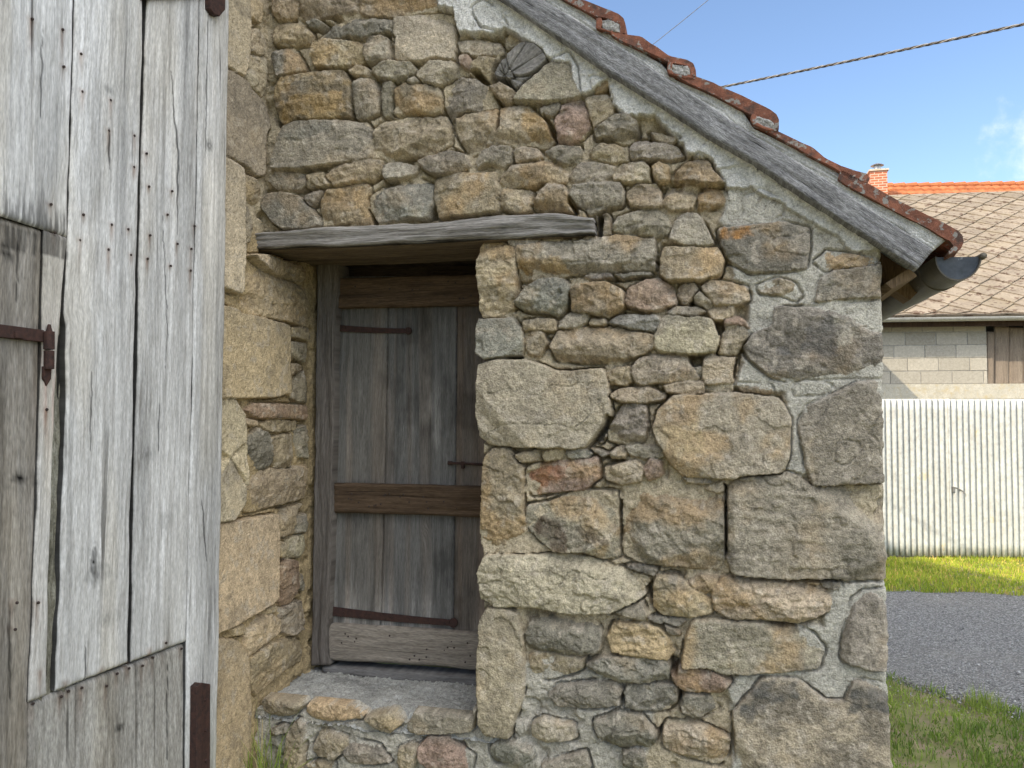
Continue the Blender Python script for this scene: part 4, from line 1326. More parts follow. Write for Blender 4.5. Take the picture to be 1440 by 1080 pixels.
plank(mb_, FW, [(x - 8, y + 8) for x, y in LT], [(600, -126), (790, -6), (835, 24), (858, 47), (930, 88), (950, 112), (1040, 148), (1060, 180), (1110, 203), (1180, 243), (1255, 290), (1330, 338)],
      .070, .30, 94, step=.006, rough=.0045, wob=.005, horiz=True, stain=mortarcol)
mb_.build('verge_mortar', M_BED, barn, smooth=True)
Z4 = lambda l: [(660 + x / 3.2725, y / 3.2725) for x, y in l]
Z3r = lambda l: [(840 + x / 2.4, y / 2.4) for x, y in l]
Z4r = lambda l: [(1140 + x / 3.857, 200 + y / 3.857) for x, y in l]
TILES = [Z4([(400, -42), (520, -2), (640, 43), (690, 66), (710, 84), (719, 110), (715, 153), (694, 156), (692, 108), (640, 86), (606, 78), (580, 74), (500, 33), (330, -52), (230, -110), (280, -120)]),
         Z4([(655, 140), (720, 158), (790, 168), (850, 208), (920, 258), (1000, 272), (1030, 290), (1043, 318), (1040, 358), (1018, 358), (1016, 318), (1005, 302), (930, 288), (900, 277), (800, 227), (700, 188), (650, 158)]),
         Z3r([(285, 248), (330, 256), (400, 283), (500, 328), (580, 368), (604, 384), (614, 404), (612, 440), (596, 440), (595, 412), (585, 404), (520, 386), (500, 376), (380, 312), (300, 277), (240, 236)]),
         Z3r([(560, 425), (600, 438), (680, 476), (730, 498), (770, 533), (830, 563), (880, 578), (912, 586), (920, 600), (914, 616), (895, 614), (850, 602), (810, 572), (720, 527), (650, 487), (590, 452)]),
         Z4r([(160, 148), (310, 223), (500, 328), (700, 428), (796, 476), (824, 506), (830, 540), (815, 578), (750, 608), (748, 590), (775, 562), (752, 535), (715, 512), (660, 477), (560, 427), (400, 342), (200, 237), (150, 197)])]
step_v = np.array(FW.hit(977, 100, .1)) - np.array(FW.hit(1093, 172, .1))
polys = [FW.pts(p, .088) for p in TILES]
polys = [polys[2] + step_v * 4, polys[2] + step_v * 3.15, polys[1] + step_v * 2.1] + polys
rf = MB()
for c in range(9):
    for k, q in enumerate(polys):
        w = (.012 * math.sin(c * 1.7 + k)) if c else 0
        h0 = .088 - c * .262 + (0 if c == 0 else .004 * math.sin(k * 5 + c))
        n = len(q); q2 = chaikin(q, 1, .12) + np.array([0, w])
        rows = np.linspace(h0, h0 - .258, 9)
        wave = .018 * np.sin(np.linspace(0, 2 * np.pi, 9)) if c else .016 * (1 - np.cos(np.linspace(0, 2 * np.pi, 9))) * -.5
        m = len(q2)
        v = np.concatenate([FW.P(q2[:, 0] + .0015 * fbm(q2[:, 0] * 50 + k, q2[:, 1] * 50, 7, 2), q2[:, 1] + wv + .003 * fbm(q2[:, 0] * 45 + k * 3, q2[:, 1] * 45, 8, 3), r) for r, wv in zip(rows, wave)])
        f = [(i * m + j, i * m + (j + 1) % m, (i + 1) * m + (j + 1) % m, (i + 1) * m + j) for i in range(8) for j in range(m)]
        f += [tuple(range(m))[::-1], tuple(8 * m + j for j in range(m))]
        rf.add(v, f, None, np.array((1, 1, 1)) * (1 + .12 * math.sin(k * 3.3 + c * 2)))
roof = rf.build('tiled_roof', M_TILE, barn, recalc=True)
for p in (Z4([(600, 92), (640, 88), (690, 106), (696, 152), (640, 142), (612, 132)]), Z4([(928, 292), (1005, 302), (1018, 318), (1022, 356), (960, 345), (918, 330)]),
          Z3r([(530, 388), (585, 404), (596, 412), (598, 440), (560, 430), (530, 415)])):
    inf = MB(); q = FW.pts(p, .09); lo, hi = q.min(0) - .004, q.max(0) + .004
    gu, gz = np.meshgrid(np.arange(lo[0], hi[0], .003), np.arange(lo[1], hi[1], .003))
    d = sdpoly(np.stack([gu.ravel(), gz.ravel()], -1), q).reshape(gu.shape)
    inf.grid(FW.P(gu, gz, np.where(d < 0, 0, .088 + .008 * fbm(gu * 60, gz * 60, 3, 4))), None, np.array((.36, .345, .32))[None] * (1 + .3 * fbm(gu * 70, gz * 70, 5, 3).ravel())[:, None], flip=True)
    inf.build('tile_end_mortar', M_BED, roof, smooth=True)
# the clay nib standing up at the head of each verge tile
for p in (Z4([(584, 84), (607, 80), (612, 100), (606, 128), (648, 142), (660, 152), (600, 136), (582, 130)]), Z4([(914, 283), (938, 286), (932, 315), (934, 335), (1024, 352), (1042, 364), (990, 362), (918, 340), (908, 322)]),
          Z3r([(520, 382), (540, 388), (535, 410), (560, 425), (602, 438), (612, 446), (570, 440), (525, 420), (515, 405)])):
    nb = MB(); prism(nb, FW, p, .092, -.02, hp=.09)
    nb.build('verge_tile_nib', M_TILE, roof, bevel=.004)
# rafters and boards under the eave
ud = MB()
e0, e1 = FW.hit(1330, 362, .0), FW.hit(560, -118, .0)
for hb in (-.32, -.95, -1.6):
    q = np.array([(e0[0] - .05, e0[1] - .10), (e0[0] + .02, e0[1] - .03), (e1[0], e1[1]), (e1[0] - .05, e1[1] - .10)])
    prism(ud, FW, q, hb, hb - .12, (.75, .55, .36), px=False); ud.build('rafter', M_WICKET, barn, recalc=True); ud = MB()
prism(ud, FW, np.array([(e0[0] - .17, e0[1] - .10), (e0[0] - .09, e0[1] - .06), (e0[0] - .11, e0[1] - .03), (e0[0] - .19, e0[1] - .08)]), .0, -2.3, (.8, .6, .4), px=False); ud.build('purlin', M_WICKET, barn, recalc=True); ud = MB()
prism(ud, FW, np.array([(UC - .14, e0[1] - .17), (UC - .02, e0[1] - .17), (UC - .02, e0[1] - .09), (UC - .14, e0[1] - .05)]), -.04, -2.3, (.7, .52, .36), px=False)
ud.build('wall_plate', M_WICKET, barn, recalc=True)
dk = MB()
sl = (e1[1] - e0[1]) / (e1[0] - e0[0])
prism(dk, FW, np.array([(e0[0] + .015, e0[1] + .004), (e0[0] + .02, e0[1] + .016), (e1[0] - .1, e1[1] + .016 - sl * .1), (e1[0] - .1, e1[1] + .004 - sl * .1)]), .05, -2.35, (.75, .6, .55), px=False)
dk.build('roof_deck', M_TILE, barn, recalc=True)

# --- gutter
lipL, lipR = np.array(FW.hit(1316, 356, .03)), np.array(FW.hit(1380, 367, .03))
gc = (lipL + lipR) / 2; gr = np.linalg.norm(lipR - lipL) / 2
gt = MB()
th = np.concatenate([np.linspace(math.pi * .98, 2 * math.pi * 1.0, 22)])
outer = gc + gr * np.stack([np.cos(th), 1.12 * np.sin(th)], -1); inner = gc + (gr - .004) * np.stack([np.cos(th), 1.12 * np.sin(th)], -1)
prof = np.concatenate([outer, inner[::-1]])
dep = np.concatenate([[0, .012], np.linspace(.1, 2.45, 24)])
m = len(prof)
gdir = np.array([.206, .978, -.006])
base_ = FW.P(prof[:, 0], prof[:, 1], .03)
v = np.concatenate([base_ + gdir * d for d in dep])
f = [(i * m + j, i * m + (j + 1) % m, (i + 1) * m + (j + 1) % m, (i + 1) * m + j) for i in range(len(dep) - 1) for j in range(m)]
f += [(j, j + 1, m - 2 - j, m - 1 - j) for j in range(len(th) - 1)]
gt.add(v, f)
gutter = gt.build('eave_gutter', M_ZINC, barn, recalc=True, smooth=False)
ge = MB(); v = FW.P(inner[:, 0], inner[:, 1], .03) + gdir * .012; ge.add(np.concatenate([v, v + gdir * .002]), [tuple(range(len(v))), tuple(range(2 * len(v) - 1, len(v) - 1, -1))])
ge.build('gutter_stop_end', m_plain('dark_zinc', (.035, .040, .048), (.075, .082, .092), 14, .4, .2, .0004, (20, (.25, .26, .27), .66, .06), spec=.5), gutter)
bd = MB(); lip = FW.P(outer[-1, 0] + .004, outer[-1, 1], .03); bd.tube([lip - gdir * .004, lip + gdir * 2.44], .011, 12)
bd.build('rolled_rim', M_ZINC, gutter, smooth=True)
rg = MB()
for d0 in (.20,):
    o2 = gc + (gr + .0035) * np.stack([np.cos(th), 1.12 * np.sin(th)], -1)
    a = FW.P(o2[:, 0], o2[:, 1], .03) + gdir * d0
    rg.grid(np.stack([a, a + gdir * .03]), None)
    rg.grid(np.stack([FW.P(outer[:, 0], outer[:, 1], .03) + gdir * (d0 - .001), a]), None)
rg.build('gutter_joint', M_ZINC, gutter)

# --- the body of the barn: main range on the left, lean-to behind the front wall
bw = MB()
M_ROUGH = m_plain('rough_rendered_stone', (.26, .23, .18), (.38, .34, .27), 7, .95, 0, .01)
uA, uB, HE = -7.5, 1.04, 5.0
q = np.array([(uA, -.1), (uB, -.1), (uB, HE), (uA, HE)])
prism(bw, SW, q, -.10, -6.0, px=False)
ug = SW.hit(-130, 262, GH)[0] - 1.35
for (x0, x1, z0, z1) in ((uA, ug, 0, HE - .01), (ug, uB - .01, 3.72, HE - .02), (.495, uB, 0, 3.72)):
    prism(bw, SW, np.array([(x0, z0), (x1, z0), (x1, z1), (x0, z1)]), -.01, -.12, px=False)
bw.build('main_range_wall', M_ROUGH, barn, recalc=True)
lw = MB()
hb = -2.4
prism(lw, FW, np.array([(-1.3, 0), (UC - .03, 0), (UC - .03, e0[1] - .08), (-1.3, e1[1] + .2)]), hb + .3, hb, px=False)
prism(lw, FW, np.array([(UC - .32, 0), (UC - .008, 0), (UC - .008, e0[1] - .12), (UC - .32, e0[1] + .0)]), -.05, hb + .3, px=False)
lw.build('lean_to_wall', M_ROUGH, barn, recalc=True)
mr_ = MB()
for sgn in (1, -1):
    h_e = .45 if sgn == 1 else -6.45
    q = [(uA - .3, h_e), (uB + .05, h_e), (uB + .05, -3.0), (uA - .3, -3.0)]
    zt_ = [HE - .05, HE - .05, HE + 2.4, HE + 2.4]
    top = [SW.P(a, z_, b) for (a, b), z_ in zip(q, zt_)]
    v = np.array([p - (0, 0, .12) for p in top] + top)
    mr_.hexa(v)
mr_.build('main_range_roof', M_TILE, barn, recalc=True)
gb = MB()
v = [SW.P(x, z_, h_) for x in (uA, uB) for (h_, z_) in ((-.12, HE - .01), (-5.98, HE - .01), (-3.0, HE + 2.25))]
gb.add(v, [(0, 1, 2), (5, 4, 3), (0, 2, 5, 3), (1, 4, 5, 2), (0, 3, 4, 1)])
gb.build('main_range_gable', M_ROUGH, barn, recalc=True)

# ------------------------------------------------------------------ beyond the barn
def gp(px, py, z=0.0):
    d = ray(px, py); t = (z - EYE[2]) / d[2]
    return EYE + t * d


def proj(P):
    P = np.asarray(P, float) - EYE
    c, s = math.cos(PITCH), math.sin(PITCH)
    f = P[..., 1] * c + P[..., 2] * s; y = -P[..., 1] * s + P[..., 2] * c
    return np.stack([720 + FPX * P[..., 0] / f, 540 - FPX * y / f], -1)


# --- corrugated fence
M_SHEET = m_plain('cream_corrugated_steel', (.52, .52, .48), (.60, .60, .56), 3, .55, 0, .0005, (5, (.56, .48, .28), .66, .10), spec=.35)
FNp = gp(1250, 785)
FN = Plane(FNp[:2], (math.cos(R(3)), -math.sin(R(3))))
fence = empty('corrugated_fence', FNp, 'cream corrugated steel fence with a latched gate leaf standing behind the gravel road', 'fence')
ztop = FN.hit(1300, 561)[1]
ug_ = FN.hit(1334, 680)[0]
for (a, b, dz, dh) in ((-2.2, ug_ + .02, 0, 0), (ug_ - .004, 4.6, -.004, .012)):
    n = int((b - a) / .0625 * 10)
    uu = np.linspace(a, b, n); zz = np.linspace(.03, ztop + dz, 14)
    gu, gz = np.meshgrid(uu, zz)
    hh = .020 * (1 - 2 * (.5 - .5 * np.sin(gu / .0625 * 2 * np.pi)) ** 3) + dh + .006 * fbm(gu * 1.5, gz * 1.5, 4, 2)
    m = MB(); m.grid(FN.P(gu, gz, hh), None, flip=True)
    o = m.build('steel_sheet', M_SHEET, fence, smooth=True)
    so = o.modifiers.new('thickness', 'SOLIDIFY'); so.thickness = .0025
fp = MB()
for u_ in (-2.2, -.3, ug_ - .06, ug_ + .06, 2.6, 4.5):
    fp.box(FN.P(u_, ztop / 2 - .05, -.06), (.05, .05, ztop - .1)); fp.build('fence_post', M_IRON, fence); fp = MB()
for z_ in (.3, 1.3):
    a, b = FN.P(-2.2, z_, -.04), FN.P(4.5, z_, -.04); fp.tube([a, b], .018, 8); fp.build('fence_rail', M_IRON, fence); fp = MB()
sm = MB(); sm.tube([(0, 0, -.004), (0, 0, .004), (0, 0, .006)], [.011, .010, .004], 8)
sc0 = None
for z_ in (.3, 1.05, 1.62):
    for k in range(26):
        u_ = -.2 + k * .187 + .02 * math.sin(k * 5 + z_ * 9)
        if sc0 is None: sc0 = sm.build('fixing_screw', M_IRON, fence); o = sc0
        else: o = sc0.copy(); COL.objects.link(o); o.parent = fence
        o.location = FN.P(u_, z_ + .01 * math.sin(k * 3), .022); o.rotation_euler = Vector(FN.n).to_track_quat('Z', 'Y').to_euler()
lt_ = MB()
a, b = FN.P(*FN.hit(1337, 684), .035), FN.P(*FN.hit(1353, 691), .035)
lt_.tube([a, a * .5 + b * .5 + (0, 0, .008), b], .007, 8); lt_.tube([b, b - (0, 0, .02) + FN.n * .01], .006, 8)
lt_.box(FN.P(*FN.hit(1339, 688), .025), (.02, .03, .05))
lt_.build('gate_latch', m_plain('worn_steel', (.16, .15, .14), (.26, .25, .23), 50, .5), fence)

# --- neighbouring barn
NB0 = EYE + ray(1245, 582) * (12.6 / ray(1245, 582)[1])
NB = Plane(NB0[:2], (math.cos(R(7)), -math.sin(R(7))))
nbarn = empty('neighbour_barn', (NB0[0] + 2, NB0[1], 0), 'neighbouring barn of bare grey concrete blocks under a mottled beige diamond shingle roof', 'barn')
M_BLOCK = m_plain('concrete_block', (.40, .37, .315), (.52, .485, .42), 30, .95, 0, .004)
M_JOINT = m_plain('block_joint', (.34, .33, .31), (.42, .41, .385), 30, .95, 0, .004)
M_RING = m_plain('cast_concrete_beam', (.44, .41, .34), (.54, .505, .43), 9, .95, 0, .003, (14, (.46, .39, .26), .50, .2))
zr0, zr1, zw1 = NB.hit(1300, 561)[1], NB.hit(1300, 540)[1], NB.hit(1300, 449)[1]
uo0 = NB.hit(1388, 500)[0]; uo1 = uo0 + 1.25
bks = [MB() for _ in range(3)]; ch = (zw1 - zr1) / 5
rg_ = np.random.RandomState(2)
for lay, (zbase, ncr) in enumerate(((zr1, 6), (.0, 10))):
    hgt = ch if lay == 0 else zr0 / 10
    for r_ in range(ncr):
        off = (r_ % 2) * .225 + .06 + (r_ % 3) * .03
        x = -4.0 + off
        while x < 6.5:
            x1 = x + .437
            lo, hi = x, x1
            segs = [(lo, hi)]
            if lay == 0:
                if lo < uo0 < hi: segs = [(lo, uo0)] + ([(uo1, hi)] if hi > uo1 else [])
                elif lo >= uo0 and hi <= uo1: segs = []
                elif lo < uo1 < hi: segs = [(uo1, hi)]
            for a, b in segs:
                if b - a > .03:
                    dh = rg_.uniform(-.003, .003); cv = 1 + rg_.uniform(-.16, .12)
                    q = np.array([(a, zbase + r_ * hgt + .004), (b, zbase + r_ * hgt + .004), (b, zbase + (r_ + 1) * hgt - .004), (a, zbase + (r_ + 1) * hgt - .004)])
                    prism(bks[0 if lay else (1 if a < uo0 else 2)], NB, q, dh, -.2, np.array((cv, cv * .99, cv * .97)), px=False)
            x = x1 + .010
blocks = [k.build('block_wall', M_BLOCK, nbarn, recalc=True, bevel=.004) for k in bks][0]
jt = MB()
for a, b, z0, z1 in ((-4.1, 6.6, 0, zr0), (-4.1, uo0 - .004, zr1, zr1 + 6 * ch), (uo1 + .004, 6.6, zr1, zr1 + 6 * ch)):
    prism(jt, NB, np.array([(a, z0), (b, z0), (b, z1), (a, z1)]), -.010, -.19, px=False)
prism(jt, NB, np.array([(uo0 - .3, zr1 - .1), (uo1 + .3, zr1 - .1), (uo1 + .3, zr1 + 6 * ch), (uo0 - .3, zr1 + 6 * ch)]), -1.8, -1.9, (.1, .1, .1), px=False)  # near-black sheet putting the dark inside the hatch opening in as colour
jt.build('joints_and_hatch_dark', M_JOINT, blocks, recalc=True)
rb = MB(); prism(rb, NB, np.array([(-4.1, zr0), (6.6, zr0), (6.6, zr1), (-4.1, zr1)]), .012, -.2, px=False)
rb.build('ring_beam', M_RING, nbarn, recalc=True)
hb_ = MB()
for x0, x1, yt, hh in ((1389, 1398.5, 466, -.02), (1399, 1419, 458, -.05), (1420, 1440, 460, -.055), (1441, 1462, 457, -.05), (1463, 1486, 461, -.055), (1487, 1508, 459, -.05)):
    plank(hb_, NB, [(x0, yt), (x0 - 1, 541)], [(x1, yt + 1), (x1, 541)], hh, .03, int(x0), step=.02, col=(1, 1, 1))
hb_.build('hatch_boards', m_wood('brown_hatch_boards', (.34, .28, .22), (.24, .19, .145), (.13, .10, .075)), nbarn, smooth=True)

# unseen wing added behind the stone barn to cast the block wall's diagonal shadow
wg = MB()
wy = 1.25
ua, ub_, uc_ = NB.hit(1245, 582)[0] - 3.4, NB.hit(1245, 582)[0] - 1.15, NB.hit(1245, 582)[0] - .80
zA = 4.95
prism(wg, NB, np.array([(ua, 0), (ub_, 0), (ub_, zA - (ub_ - ua) * .72), (ua, zA)]), wy - .1, .21, px=False)
wg.build('shadow_wing_wall', M_RING, nbarn, recalc=True)
wr = MB(); prism(wr, NB, np.array([(ua, zA), (uc_, zA - (uc_ - ua) * .72), (uc_, zA - (uc_ - ua) * .72 + .09), (ua, zA + .09)]), wy, .02, px=False)
wr.build('shadow_wing_roof', M_TILE, nbarn, recalc=True)

# roof of diamond shingles
ez = NB.hit(1300, 444, .29)[1]; eh = .29
PT = R(33)
upv = -NB.n * math.cos(PT) + np.array([0, 0, math.sin(PT)])
nrm = NB.n * math.sin(PT) + np.array([0, 0, math.cos(PT)])
E0 = NB.P(0, ez, eh)
S_ = 1.0
while proj(E0 + NB.e * 1.0 + upv * S_)[1] > 276 and S_ < 14: S_ += .05
d_ = .232
shg = MB(); rs = np.random.RandomState(12)
for j in range(-1, int(S_ / d_) + 1):
    for i in range(-9, 16):
        cx = (i + .5 * (j % 2)) * 2 * d_; cy = j * d_ + .1
        pts = [(cx, cy - d_), (cx + d_, cy), (cx, cy + d_), (cx - d_, cy)]
        pts = [(a, min(max(b, -.02), S_)) for a, b in pts]
        if max(p[1] for p in pts) - min(p[1] for p in pts) < .05: continue
        lift = [.040, .024, .003, .024]; jt_ = rs.uniform(-.004, .004, 4)
        top = np.array([E0 + NB.e * a + upv * b + nrm * (l + k) for (a, b), l, k in zip(pts, lift, jt_)])
        cv = 1 + rs.uniform(-.13, .10)
        v = np.concatenate([top, top - nrm * .022])
        shg.add(v, [(0, 1, 2, 3), (0, 4, 5, 1), (3, 7, 4, 0), (1, 5, 6, 2), (2, 6, 7, 3)], None, np.array((cv, cv * .985, cv * .96)))
v = np.array([E0 + NB.e * a + upv * b + nrm * c for c in (-.05, 0) for a, b in ((-4.3, 0), (6.9, 0), (6.9, S_), (-4.3, S_))]); shg.hexa(v)
bz = E0 + upv * (2 * S_) * 0
rb2 = np.array([p for c in (-.05, 0) for p in (E0 + NB.e * -4.3 + upv * S_ + nrm * c, E0 + NB.e * 6.9 + upv * S_ + nrm * c,
                E0 + NB.e * 6.9 + upv * S_ - NB.n * S_ * math.cos(PT) - (0, 0, S_ * math.sin(PT)) + nrm * c, E0 + NB.e * -4.3 + upv * S_ - NB.n * S_ * math.cos(PT) - (0, 0, S_ * math.sin(PT)) + nrm * c)])
shg.hexa(rb2)
M_SHING = m_plain('lichen_spotted_shingles', (.225, .185, .142), (.31, .262, .205), 4, .95, 0, .004, (9, (.13, .09, .065), .56, .05), c3=(.265, .22, .16))
shg.build('shingle_roof', M_SHING, nbarn, recalc=True)
fb = MB(); prism(fb, NB, np.array([(-4.3, ez - .16), (6.9, ez - .16), (6.9, ez - .02), (-4.3, ez - .02)]), eh - .05, eh - .08, (.6, .5, .45), px=False)
fb.build('fascia_board', M_LEDGE, nbarn, recalc=True)
ng = MB()
th = np.linspace(math.pi, 2 * math.pi, 12)
zc_ = ez - .035
for sg, c_ in ((0, 1),):
    o1 = np.stack([eh + .055 + .06 * np.cos(th), zc_ + .06 * np.sin(th)], -1); i1 = np.stack([eh + .055 + .055 * np.cos(th), zc_ + .055 * np.sin(th)], -1)
    pr = np.concatenate([o1, i1[::-1]]); m = len(pr)
    xs = np.linspace(-4.3, 6.9, 30)
    v = np.concatenate([NB.P(x, pr[:, 1], pr[:, 0]) for x in xs])
    f = [(i * m + j, i * m + (j + 1) % m, (i + 1) * m + (j + 1) % m, (i + 1) * m + j) for i in range(len(xs) - 1) for j in range(m)]
    ng.add(v, f)
    for x in np.arange(-4, 6.9, .95):
        a = NB.P(x, o1[:, 1] - .002, o1[:, 0] + .004); ng.grid(np.stack([a, a + NB.e * .03]))
ng.build('eave_gutter', m_plain('pale_zinc', (.36, .36, .34), (.44, .44, .42), 8, .5, .3, .0003), nbarn, recalc=True)

# --- house with the orange roof
HB0 = EYE + ray(1300, 582) * (25 / ray(1300, 582)[1])
HB = Plane(HB0[:2], (math.cos(R(3)), -math.sin(R(3))))
house = empty('tiled_house', (HB0[0], HB0[1], 0), 'distant house with bright orange tiled roof and brick chimney behind the beige shingle roof', 'house')
zrg = HB.hit(1330, 262)[1]
PT2 = R(38)
up2 = -HB.n * math.cos(PT2) + np.array([0, 0, math.sin(PT2)]); nr2 = HB.n * math.sin(PT2) + np.array([0, 0, math.cos(PT2)])
M_ORANGE = m_plain('orange_clay_tiles', (.36, .115, .045), (.47, .17, .07), 2.5, .85, 0, .002)
a_ = np.arange(-7, 9, .033); b_ = np.arange(0, 5.0, .04)
ga, gb_ = np.meshgrid(a_, b_)
saw = (gb_ / .34) % 1.0
lift = .060 * saw + .030 * np.abs(np.sin(ga / .26 * np.pi))
P_ = HB.P(0, zrg, 0) + ga[..., None] * HB.e - gb_[..., None] * up2 + lift[..., None] * nr2
ho = MB(); ho.grid(P_, None, np.tile((1 + .10 * rs.uniform(-1, 1, (len(b_) // 9 + 2, len(a_) // 8 + 2))[(gb_ / .34).astype(int), ((ga + 7) / .264).astype(int)].ravel())[:, None], (1, 3)))
ho.grid(HB.P(ga[::20, ::40], zrg - gb_[::20, ::40] * math.sin(PT2), -gb_[::20, ::40] * math.cos(PT2) - .02))
ho.build('tile_roof', M_ORANGE, house, smooth=False)
rt = MB()
for k in range(int(16 / .36)):
    a = HB.P(-7 + k * .36, zrg + .015, 0); b = HB.P(-7 + k * .36 + .40, zrg + .035, 0); rt.tube([a, b], [.085, .105], 10)
rt.build('ridge_tiles', M_ORANGE, house, smooth=False)
hw = MB()
prism(hw, HB, np.array([(-6.8, 0), (8.8, 0), (8.8, zrg - 3.0), (-6.8, zrg - 3.0)]), 3.5, -3.5, px=False)
hw.build('house_wall', m_plain('pale_render', (.55, .5, .42), (.62, .57, .49), 3, .9), house, recalc=True)
chm = MB(); CH0 = EYE + ray(1236, 582) * (24.0 / ray(1236, 582)[1])
CHp = Plane(CH0[:2], (math.cos(R(14)), -math.sin(R(14))))
u0, u1 = CHp.hit(1224, 250)[0], CHp.hit(1248, 250)[0]; zt2 = CHp.hit(1236, 240)[1]
M_BRICK, nt_, b_b = mat('red_chimney_brick'); N_ = NT(nt_)
br = N_.new('ShaderNodeTexBrick'); br.inputs['Scale'].default_value = 1
br.inputs['Brick Width'].default_value = .22; br.inputs['Row Height'].default_value = .075; br.inputs['Mortar Size'].default_value = .012
br.inputs['Color1'].default_value = (.36, .115, .06, 1); br.inputs['Color2'].default_value = (.44, .16, .08, 1); br.inputs['Mortar'].default_value = (.52, .40, .30, 1)
N_.l.new(N_.coord('UV'), br.inputs['Vector']); N_.l.new(br.outputs['Color'], b_b.inputs['Base Color']); b_b.inputs['Roughness'].default_value = .9
w_ = u1 - u0
q = np.array([(u0, zt2 - 2.2), (u1, zt2 - 2.2), (u1, zt2), (u0, zt2)])
for (a, b, n_) in ((CHp.P(u0, 0, 0), CHp.e, 1), (CHp.P(u1, 0, 0), -CHp.n, 1), (CHp.P(u1, 0, -w_), -CHp.e, 1), (CHp.P(u0, 0, -w_), CHp.n, 1)):
    v = [a + (0, 0, zt2 - 2.2), a + b * w_ + (0, 0, zt2 - 2.2), a + b * w_ + (0, 0, zt2), a + (0, 0, zt2)]
    chm.add(v, [(0, 1, 2, 3)], [(0, 0), (w_, 0), (w_, 2.2), (0, 2.2)])
chimney = chm.build('brick_chimney', M_BRICK, house)
cc_ = MB(); ctr_ = CHp.P((u0 + u1) / 2, zt2, -w_ / 2)
q = np.array([(u0 - .04, zt2), (u1 + .04, zt2), (u1 + .04, zt2 + .05), (u0 - .04, zt2 + .05)]); prism(cc_, CHp, q, .04, -w_ - .04, px=False)
cc_.build('chimney_crown', M_RING, chimney, recalc=True)
cw = MB(); cw.tube([ctr_ + (0, 0, .05), ctr_ + (0, 0, .20)], .10, 14); cw.tube([ctr_ + (0, 0, .21), ctr_ + (0, 0, .25), ctr_ + (0, 0, .29)], [.19, .13, .02], 16)
cw.build('chimney_cowl', m_plain('chimney_steel', (.35, .35, .35), (.5, .5, .5), 6, .4, .7, .0002), chimney)

# --- power cable and a thin wire over the roof
M_CABLE = m_plain('grey_cable', (.10, .095, .09), (.20, .19, .18), 40, .7)
A_, B_ = EYE + ray(960, 126) * 6.2, EYE + ray(1560, -4) * 4.4
A_, B_ = A_ - (B_ - A_) * .75, B_ + (B_ - A_) * 1.0
pc = MB(); n = 900; t = np.linspace(0, 1, n)
cl = A_ + (B_ - A_) * t[:, None] - np.array([0, 0, 1]) * (.05 * 4 * t * (1 - t))[:, None]
tg = (B_ - A_) / np.linalg.norm(B_ - A_); s1 = np.cross(tg, (0, 0, 1)); s1 /= np.linalg.norm(s1); s2 = np.cross(s1, tg)
L_ = np.linalg.norm(B_ - A_)
for k in range(3):
    ph = t * L_ / .16 * 2 * np.pi + k * 2.094
    pc.tube(cl + .0048 * (np.cos(ph)[:, None] * s1 + np.sin(ph)[:, None] * s2), .0042, 6, col=((1, 1, 1), (1.9, 1.85, 1.75), (.7, .67, .65))[k])
tag(pc.build('power_cable', M_CABLE, smooth=True), 'thick twisted grey power cable slanting up across the sky from behind the tiled roof', 'cable')
tw = MB(); tw.tube([EYE + ray(700, 236) * 8, EYE + ray(905, 73) * 8, EYE + ray(960, 29) * 8 - (0, 0, .002), EYE + ray(1040, -36) * 8, EYE + ray(1700, -570) * 8], .0032, 6)
tag(tw.build('telephone_wire', M_CABLE), 'thin straight wire rising steeply from the tiled verge near the top of the sky', 'wire')

# ------------------------------------------------------------------ ground, road, grass
gs = MB()
gx = np.concatenate([np.linspace(-120, -8, 12), np.arange(-7, 16, .25), np.linspace(17, 140, 12)]); gy = np.concatenate([np.linspace(-120, -6, 12), np.arange(-5, 14, .25), np.linspace(15, 200, 14)])
GX, GY = np.meshgrid(gx, gy)
gs.grid(np.stack([GX, GY, -.015 + .012 * fbm(GX * .9, GY * .9, 3, 3)], -1), None, flip=True)
M_SOIL = m_plain('short_turf_and_soil', (.17, .19, .06), (.27, .25, .11), 3, 1, 0, .012, (5, (.30, .235, .15), .50, .12))
tag(gs.build('ground', M_SOIL, smooth=True), kind='structure')
m, nt, b = mat('grey_gravel'); N = NT(nt); v_ = N.coord('Object')
vd = N.vor(v_, 80); vc = N.vor(v_, 80, 'Color'); sc_ = N.new('ShaderNodeSeparateColor'); N.l.new(vc, sc_.inputs[0])
cgr = N.ramp(sc_.outputs[0], [(0, (.24, .225, .20)), (.5, (.42, .395, .355)), (.85, (.56, .525, .47)), (1, (.66, .62, .56))])
cgr = N.mix(1.0, cgr, N.mr(vd, .25, .75, 1, .45), 'MULTIPLY')
big_ = N.noise(v_, .9, 5, .6)
cgr = N.mix(N.mr(big_, .5, .68, 0, .45), cgr, (.36, .325, .27))
N.l.new(cgr, b.inputs['Base Color']); b.inputs['Roughness'].default_value = .9
N.l.new(N.bump(N.mr(vd, 0, .8, 1, 0), .02, .9), b.inputs['Normal'])
NEAR = [(.6, 7.1), (1.3, 6.2), tuple(gp(1250, 955)[:2]), tuple(gp(1300, 978)[:2]), tuple(gp(1370, 988)[:2]), tuple(gp(1440, 1012)[:2]), (3.3, 3.2), (3.8, 2.0), (4.2, -4), (4.2, -30)]
FAR = [(-3, 7.0), tuple(gp(1250, 833)[:2]), tuple(gp(1340, 832)[:2]), tuple(gp(1440, 838)[:2]), (7, 7.0), (12, 7.2), (30, 8), (30, -30)]
near_l = np.array(NEAR); far_l = np.array(FAR)
road_poly = np.concatenate([near_l, far_l[::-1]])
